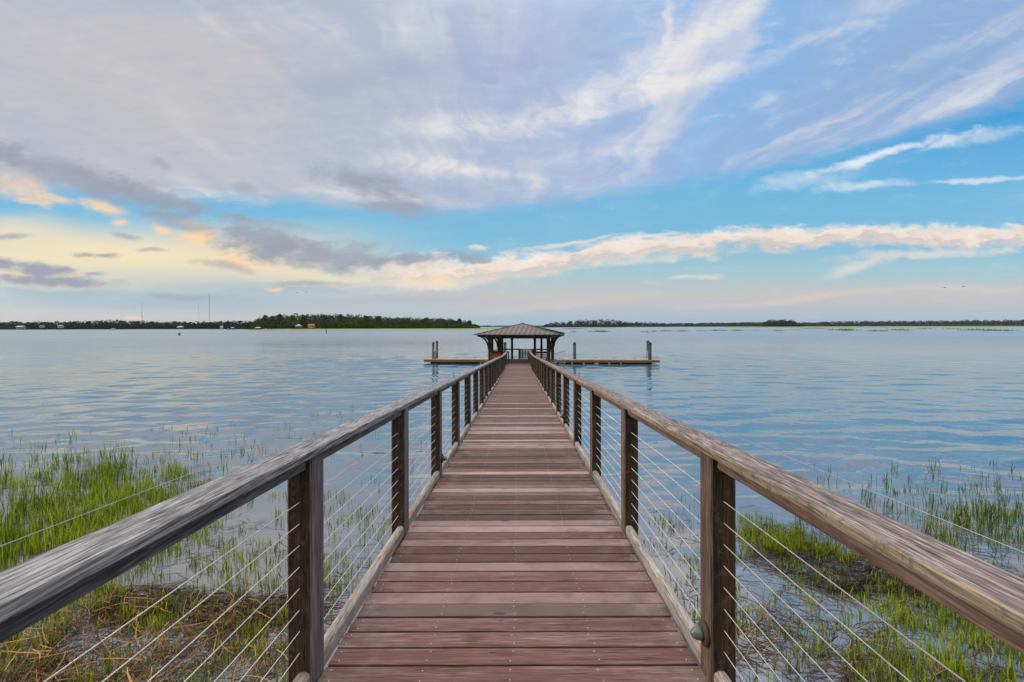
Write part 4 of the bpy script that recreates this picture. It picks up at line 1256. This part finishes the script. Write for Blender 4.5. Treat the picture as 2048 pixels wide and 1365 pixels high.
q = MB(); q.box((5.5, -1, .9), (4, 4, 1.8)); q.add([(3.4, -3.2, 1.9), (8, -3.2, .9), (8, 1.2, .9), (3.4, 1.2, 1.9), (3.4, -3.2, 2.1), (8, -3.2, 1.1), (8, 1.2, 1.1), (3.4, 1.2, 2.1)], [(0, 1, 2, 3), (4, 5, 6, 7), (0, 1, 5, 4), (1, 2, 6, 5), (2, 3, 7, 6), (3, 0, 4, 7)]); q.build('porch', M['redroof'], hb)


def boathouse(px, d, w, label, wall=False):
    t_ = thing('boathouse', label, 'boathouse', (X_at(px, d), d, 0), 0, 'boathouses along the island shore')
    q = MB(); q.box((0, 0, .9), (w * 1.3, w * .8, .25)); q.build('platform', M['bark'], t_)
    for sx in (-.45, .45):
        for sy in (-.35, .35):
            q = MB(); q.bar((sx * w, sy * w, -1), (sx * w, sy * w, 3.2), .3, .3, 0, (0, 1, 0)); q.build('post', M['bark'], t_)
    q = MB(); a = w * .6; b = w * .45
    q.add([(-a, -b, 3.2), (a, -b, 3.2), (a, b, 3.2), (-a, b, 3.2), (-a * .7, 0, 4.6), (a * .7, 0, 4.6)], [(0, 1, 5, 4), (1, 2, 5), (2, 3, 4, 5), (3, 0, 4), (3, 2, 1, 0)])
    q.build('roof', M['paleroof'], t_)
    return t_
boathouse(465, 900, 4.5, 'small white-roofed boathouse at the outer end of the long jetty')
boathouse(516, 745, 6.5, 'wide white-roofed boathouse at the left tip of the island')
for px_, lb in ((763, 'small white shelter on the island marsh, leftmost of four'), (889, 'white shelter on the island marsh, largest near its right end'), (899, 'tiny white shelter on the island marsh, middle of the right three'), (909, 'white shelter on the island marsh, rightmost of four')):
    b_ = boathouse(px_, 848, 4.2 if px_ != 899 else 2.4, lb)
jt = thing('jetty', 'long thin jetty on posts left of the island tip', 'jetty', (X_at(452, 905), 905, 0))
q = MB(); e_ = Vector((X_at(545, 760) - X_at(452, 905), 760 - 905, 0)); q.bar((0, 0, 1.0), (e_.x, e_.y, 1.0), 2.2, .3); q.build('walkway', M['bark'], jt)
q = MB()
for i in range(22):
    p_ = e_ * (i / 21); q.bar((p_.x, p_.y, -1), (p_.x, p_.y, 2.0), .35, .35, 0, (0, 1, 0))
q.build('post', M['bark'], jt)


def boat(px, d, L_, label, rz, hullm):
    t_ = thing('motor_boat', label, 'boat', (X_at(px, d), d, 0), rz, 'boats moored at the jetty')
    sec = [(-.5, .32, .55), (-.2, .36, .55), (.15, .33, .6), (.38, .18, .7), (.5, .02, .8)]
    vs = []; fs = []
    for x_, w_, h_ in sec: vs += [(x_ * L_, -w_ * L_ * .4, h_ * 1.6), (x_ * L_, -w_ * L_ * .26, -.2), (x_ * L_, w_ * L_ * .26, -.2), (x_ * L_, w_ * L_ * .4, h_ * 1.6)]
    for i in range(4):
        a = i * 4
        for j in range(3): fs.append((a + j, a + j + 1, a + j + 5, a + j + 4))
        fs.append((a + 3, a, a + 4, a + 7))
    fs += [(0, 1, 2, 3), (16, 19, 18, 17)]
    q = MB(); q.add(vs, fs); q.build('hull', hullm, t_)
    q = MB(); q.box((-.05 * L_, 0, 1.4), (.3 * L_, .2 * L_, 1.3), .1); q.build('cabin', M['white'], t_)
    return t_
boat(532, 742, 6.5, 'small white motor boat by the boathouse at the island tip', .2, M['white'])
boat(539.5, 744, 4.5, 'small red-hulled boat next to the white one at the island tip', -.1, M['red'])
boat(456, 893, 5, 'dark little boat at the outer end of the long jetty', .1, M['steel'])

# channel markers
def marker(px, py_base, top, col_, label, tri=False):
    X, d = on_water(px, py_base)
    t_ = thing('channel_marker', label, 'marker', (X, d, 0), 0, 'channel markers')
    q = MB(); q.tube([(0, 0, -1), (0, 0, top)], d * .0009, 8); q.build('pole', M['bark'], t_)
    q = MB(); s = d * .0027
    if tri: q.add([(-s * 1.1, -.4, top), (s * 1.1, -.4, top), (0, -.4, top - 1.6 * s), (-s * 1.1, -.5, top), (s * 1.1, -.5, top), (0, -.5, top - 1.6 * s)], [(0, 1, 2), (5, 4, 3), (0, 3, 4, 1), (1, 4, 5, 2), (2, 5, 3, 0)])
    else: q.box((0, -.35, top - s * .8), (s * 1.7, .1, s * 1.8))
    q.build('board', col_, t_)
marker(653, 667.2, 3.0, M['yellow'], 'dark marker post with a yellow board in front of the island', True)
marker(359.5, 671.5, 1.35, M['green'], 'green marker in the water before the far left shore')


def tower(px, py_top, d, w, label):
    h = CAMZ - (py_top - hor(px)) / F * d
    t_ = thing('radio_tower', label, 'tower', (X_at(px, d), d, 0), 0, 'radio towers')
    q = MB(); cs = [(w * math.cos(a), w * math.sin(a)) for a in (0, 2.094, 4.189)]
    for x_, y_ in cs: q.bar((x_, y_, 0), (x_, y_, h), w * .34, w * .34, 0, (0, 1, 0))
    nn = int(h / (w * 3)); 
    for i in range(nn):
        z0, z1 = h * i / nn, h * (i + 1) / nn
        for j in range(3):
            a, b = cs[j], cs[(j + 1) % 3]; q.bar((*a, z0), (*b, z1), w * .16, w * .16, 0, (.3, .2, 1))
    q.build('mast', M['steel'], t_)
    q = MB(); q.tube([(0, 0, h), (0, 0, h * 1.04)], w * .1, 5); q.build('antenna', M['steel'], t_)
    return t_
t1 = tower(284, 607, 3000, .8, 'banded radio tower behind the far left shore, leftmost')
q = MB()
for z_ in (70, 82, 94, 30, 24): q.box((0, 0, z_), (3.6, 3.6, 3.4))
q.build('antenna_drum', M['steel'], t1)
tower(397.5, 605, 3600, .55, 'faintest thin radio tower, just left of the tallest one')
tower(418.5, 588, 3000, 1.0, 'tallest radio tower behind the far left shore')
tower(1041.3, 636, 4000, .6, 'thin distant mast above the gazebo roof')


def bird(px, py, d, span, label, rz, flap):
    b_ = thing('bird', label, 'bird', (X_at(px, d), d, Z_at(px, py, d)), rz, 'birds in flight')
    q = MB()
    q.tube([(-.34, 0, 0), (-.2, 0, .02), (0, 0, .03), (.2, 0, .02), (.34, 0, .05), (.46, 0, .04)], [.02, .07, .11, .08, .055, .01], 8)
    for s in (-1, 1):
        L_ = span / 2
        vs = [(.12, s * .06, .05), (-.12, s * .06, .04), (.17, s * L_ * .5, .05 + flap), (-.1, s * L_ * .5, .04 + flap), (-.02, s * L_, .05 + flap * .6), (-.1, s * L_ * .96, .045 + flap * .6)]
        o_ = [(x_, y_, z_ - .02) for x_, y_, z_ in vs]
        q.add(vs + o_, [(0, 2, 3, 1), (2, 4, 5, 3), (6, 7, 9, 8), (8, 9, 11, 10), (0, 6, 8, 2), (2, 8, 10, 4), (1, 3, 9, 7), (3, 5, 11, 9), (4, 10, 11, 5)])
    q.add([(-.32, -.03, .0), (-.32, .03, .0), (-.55, .09, .01), (-.55, -.09, .01), (-.32, -.03, .02), (-.32, .03, .02), (-.55, .09, .025), (-.55, -.09, .025)], [(0, 1, 2, 3), (4, 5, 6, 7), (0, 1, 5, 4), (1, 2, 6, 5), (2, 3, 7, 6), (3, 0, 4, 7)])
    q.build('body', M['bird'], b_)
bird(1889, 576, 150, 1.1, 'dark bird flying low on the right, lower of the two', R(15), .10)
bird(1927, 573.5, 150, 1.1, 'dark bird flying on the right, farther right and higher', R(-10), -.06)
bird(595, 585.5, 230, 1.1, 'tiny dark bird flying over the island, left of two', R(20), .12)
bird(612.5, 585, 230, 1.1, 'tiny dark bird flying over the island, right of two', R(-20), .1)

# low marsh clumps showing in the open water on the right
pts_b, pts_h = [], []
for (x0, x1, y_, th) in ((1125, 1178, 658.5, .7), (1178, 1245, 657.0, .5), (1140, 1152, 664.8, .5), (1176, 1222, 664.0, .6), (1198, 1215, 664.6, .6), (1285, 1300, 665.2, .5), (1302, 1316, 663.4, .4), (1319, 1346, 663.0, .5), (1350, 1378, 663.2, .5), (1396, 1412, 663, .4), (1422, 1460, 662, .6), (1464, 1490, 662, .6),
                         (1510, 1518, 661.6, .4), (1545, 1566, 662.2, .5), (1582, 1596, 660.6, .4), (1660, 1720, 661, .9), (1682, 1710, 662, .9), (1738, 1775, 663.2, .7), (1780, 1835, 660.6, .7), (1800, 1815, 663, .5), (1840, 1866, 658.4, .8), (1925, 2015, 661.3, .7), (1975, 2040, 662.3, .6), (1600, 1680, 657.6, .5), (1890, 1930, 658.6, .5)):
    X0, d = on_water(x0, y_); X1, _ = on_water(x1, y_)
    n = int((X1 - X0) * 9)
    f = rng.uniform(-1, 1, n)
    pts_b.append(np.stack([X0 + (X1 - X0) * (.5 + .5 * f), d + rng.normal(0, 2.5 + d * .006, n)], 1)); pts_h.append(2.7 * th * rng.uniform(.5, 1.1, n) * np.sqrt(np.clip(1 - f * f, .05, 1)))
B = np.concatenate(pts_b); H = np.concatenate(pts_h); n = len(H)
o = blades_mesh('marsh_patches', [M['grass'], M['grass_dark']], B, H + .1, np.abs(rng.normal(.15, .1, n)), rng.uniform(0, 6.28, n), rng.uniform(.18, .4, n), (rng.random(n) < .55).astype(int))
tag(o, 'low marsh grass patches scattered over the open water on the right', 'marsh grass', kind='stuff')


# ------------------------------------------------------------------ the air between here and the far shores
q = MB(); q.box((0, 0, 165), (19400, 19400, 342)); hz = q.build('haze', [])
hz.location = (0, 0, 0)
hm_ = bpy.data.materials.new('air'); hm_.use_nodes = True
k = NT(hm_.node_tree); pv = k.n('ShaderNodeVolumePrincipled'); pv.inputs['Color'].default_value = (.80, .88, 1, 1); pv.inputs['Density'].default_value = .000022; pv.inputs['Anisotropy'].default_value = .2
o_ = k.n('ShaderNodeOutputMaterial'); k.t.links.new(pv.outputs[0], o_.inputs['Volume'])
hz.data.materials.append(hm_); tag(hz, kind='stuff')
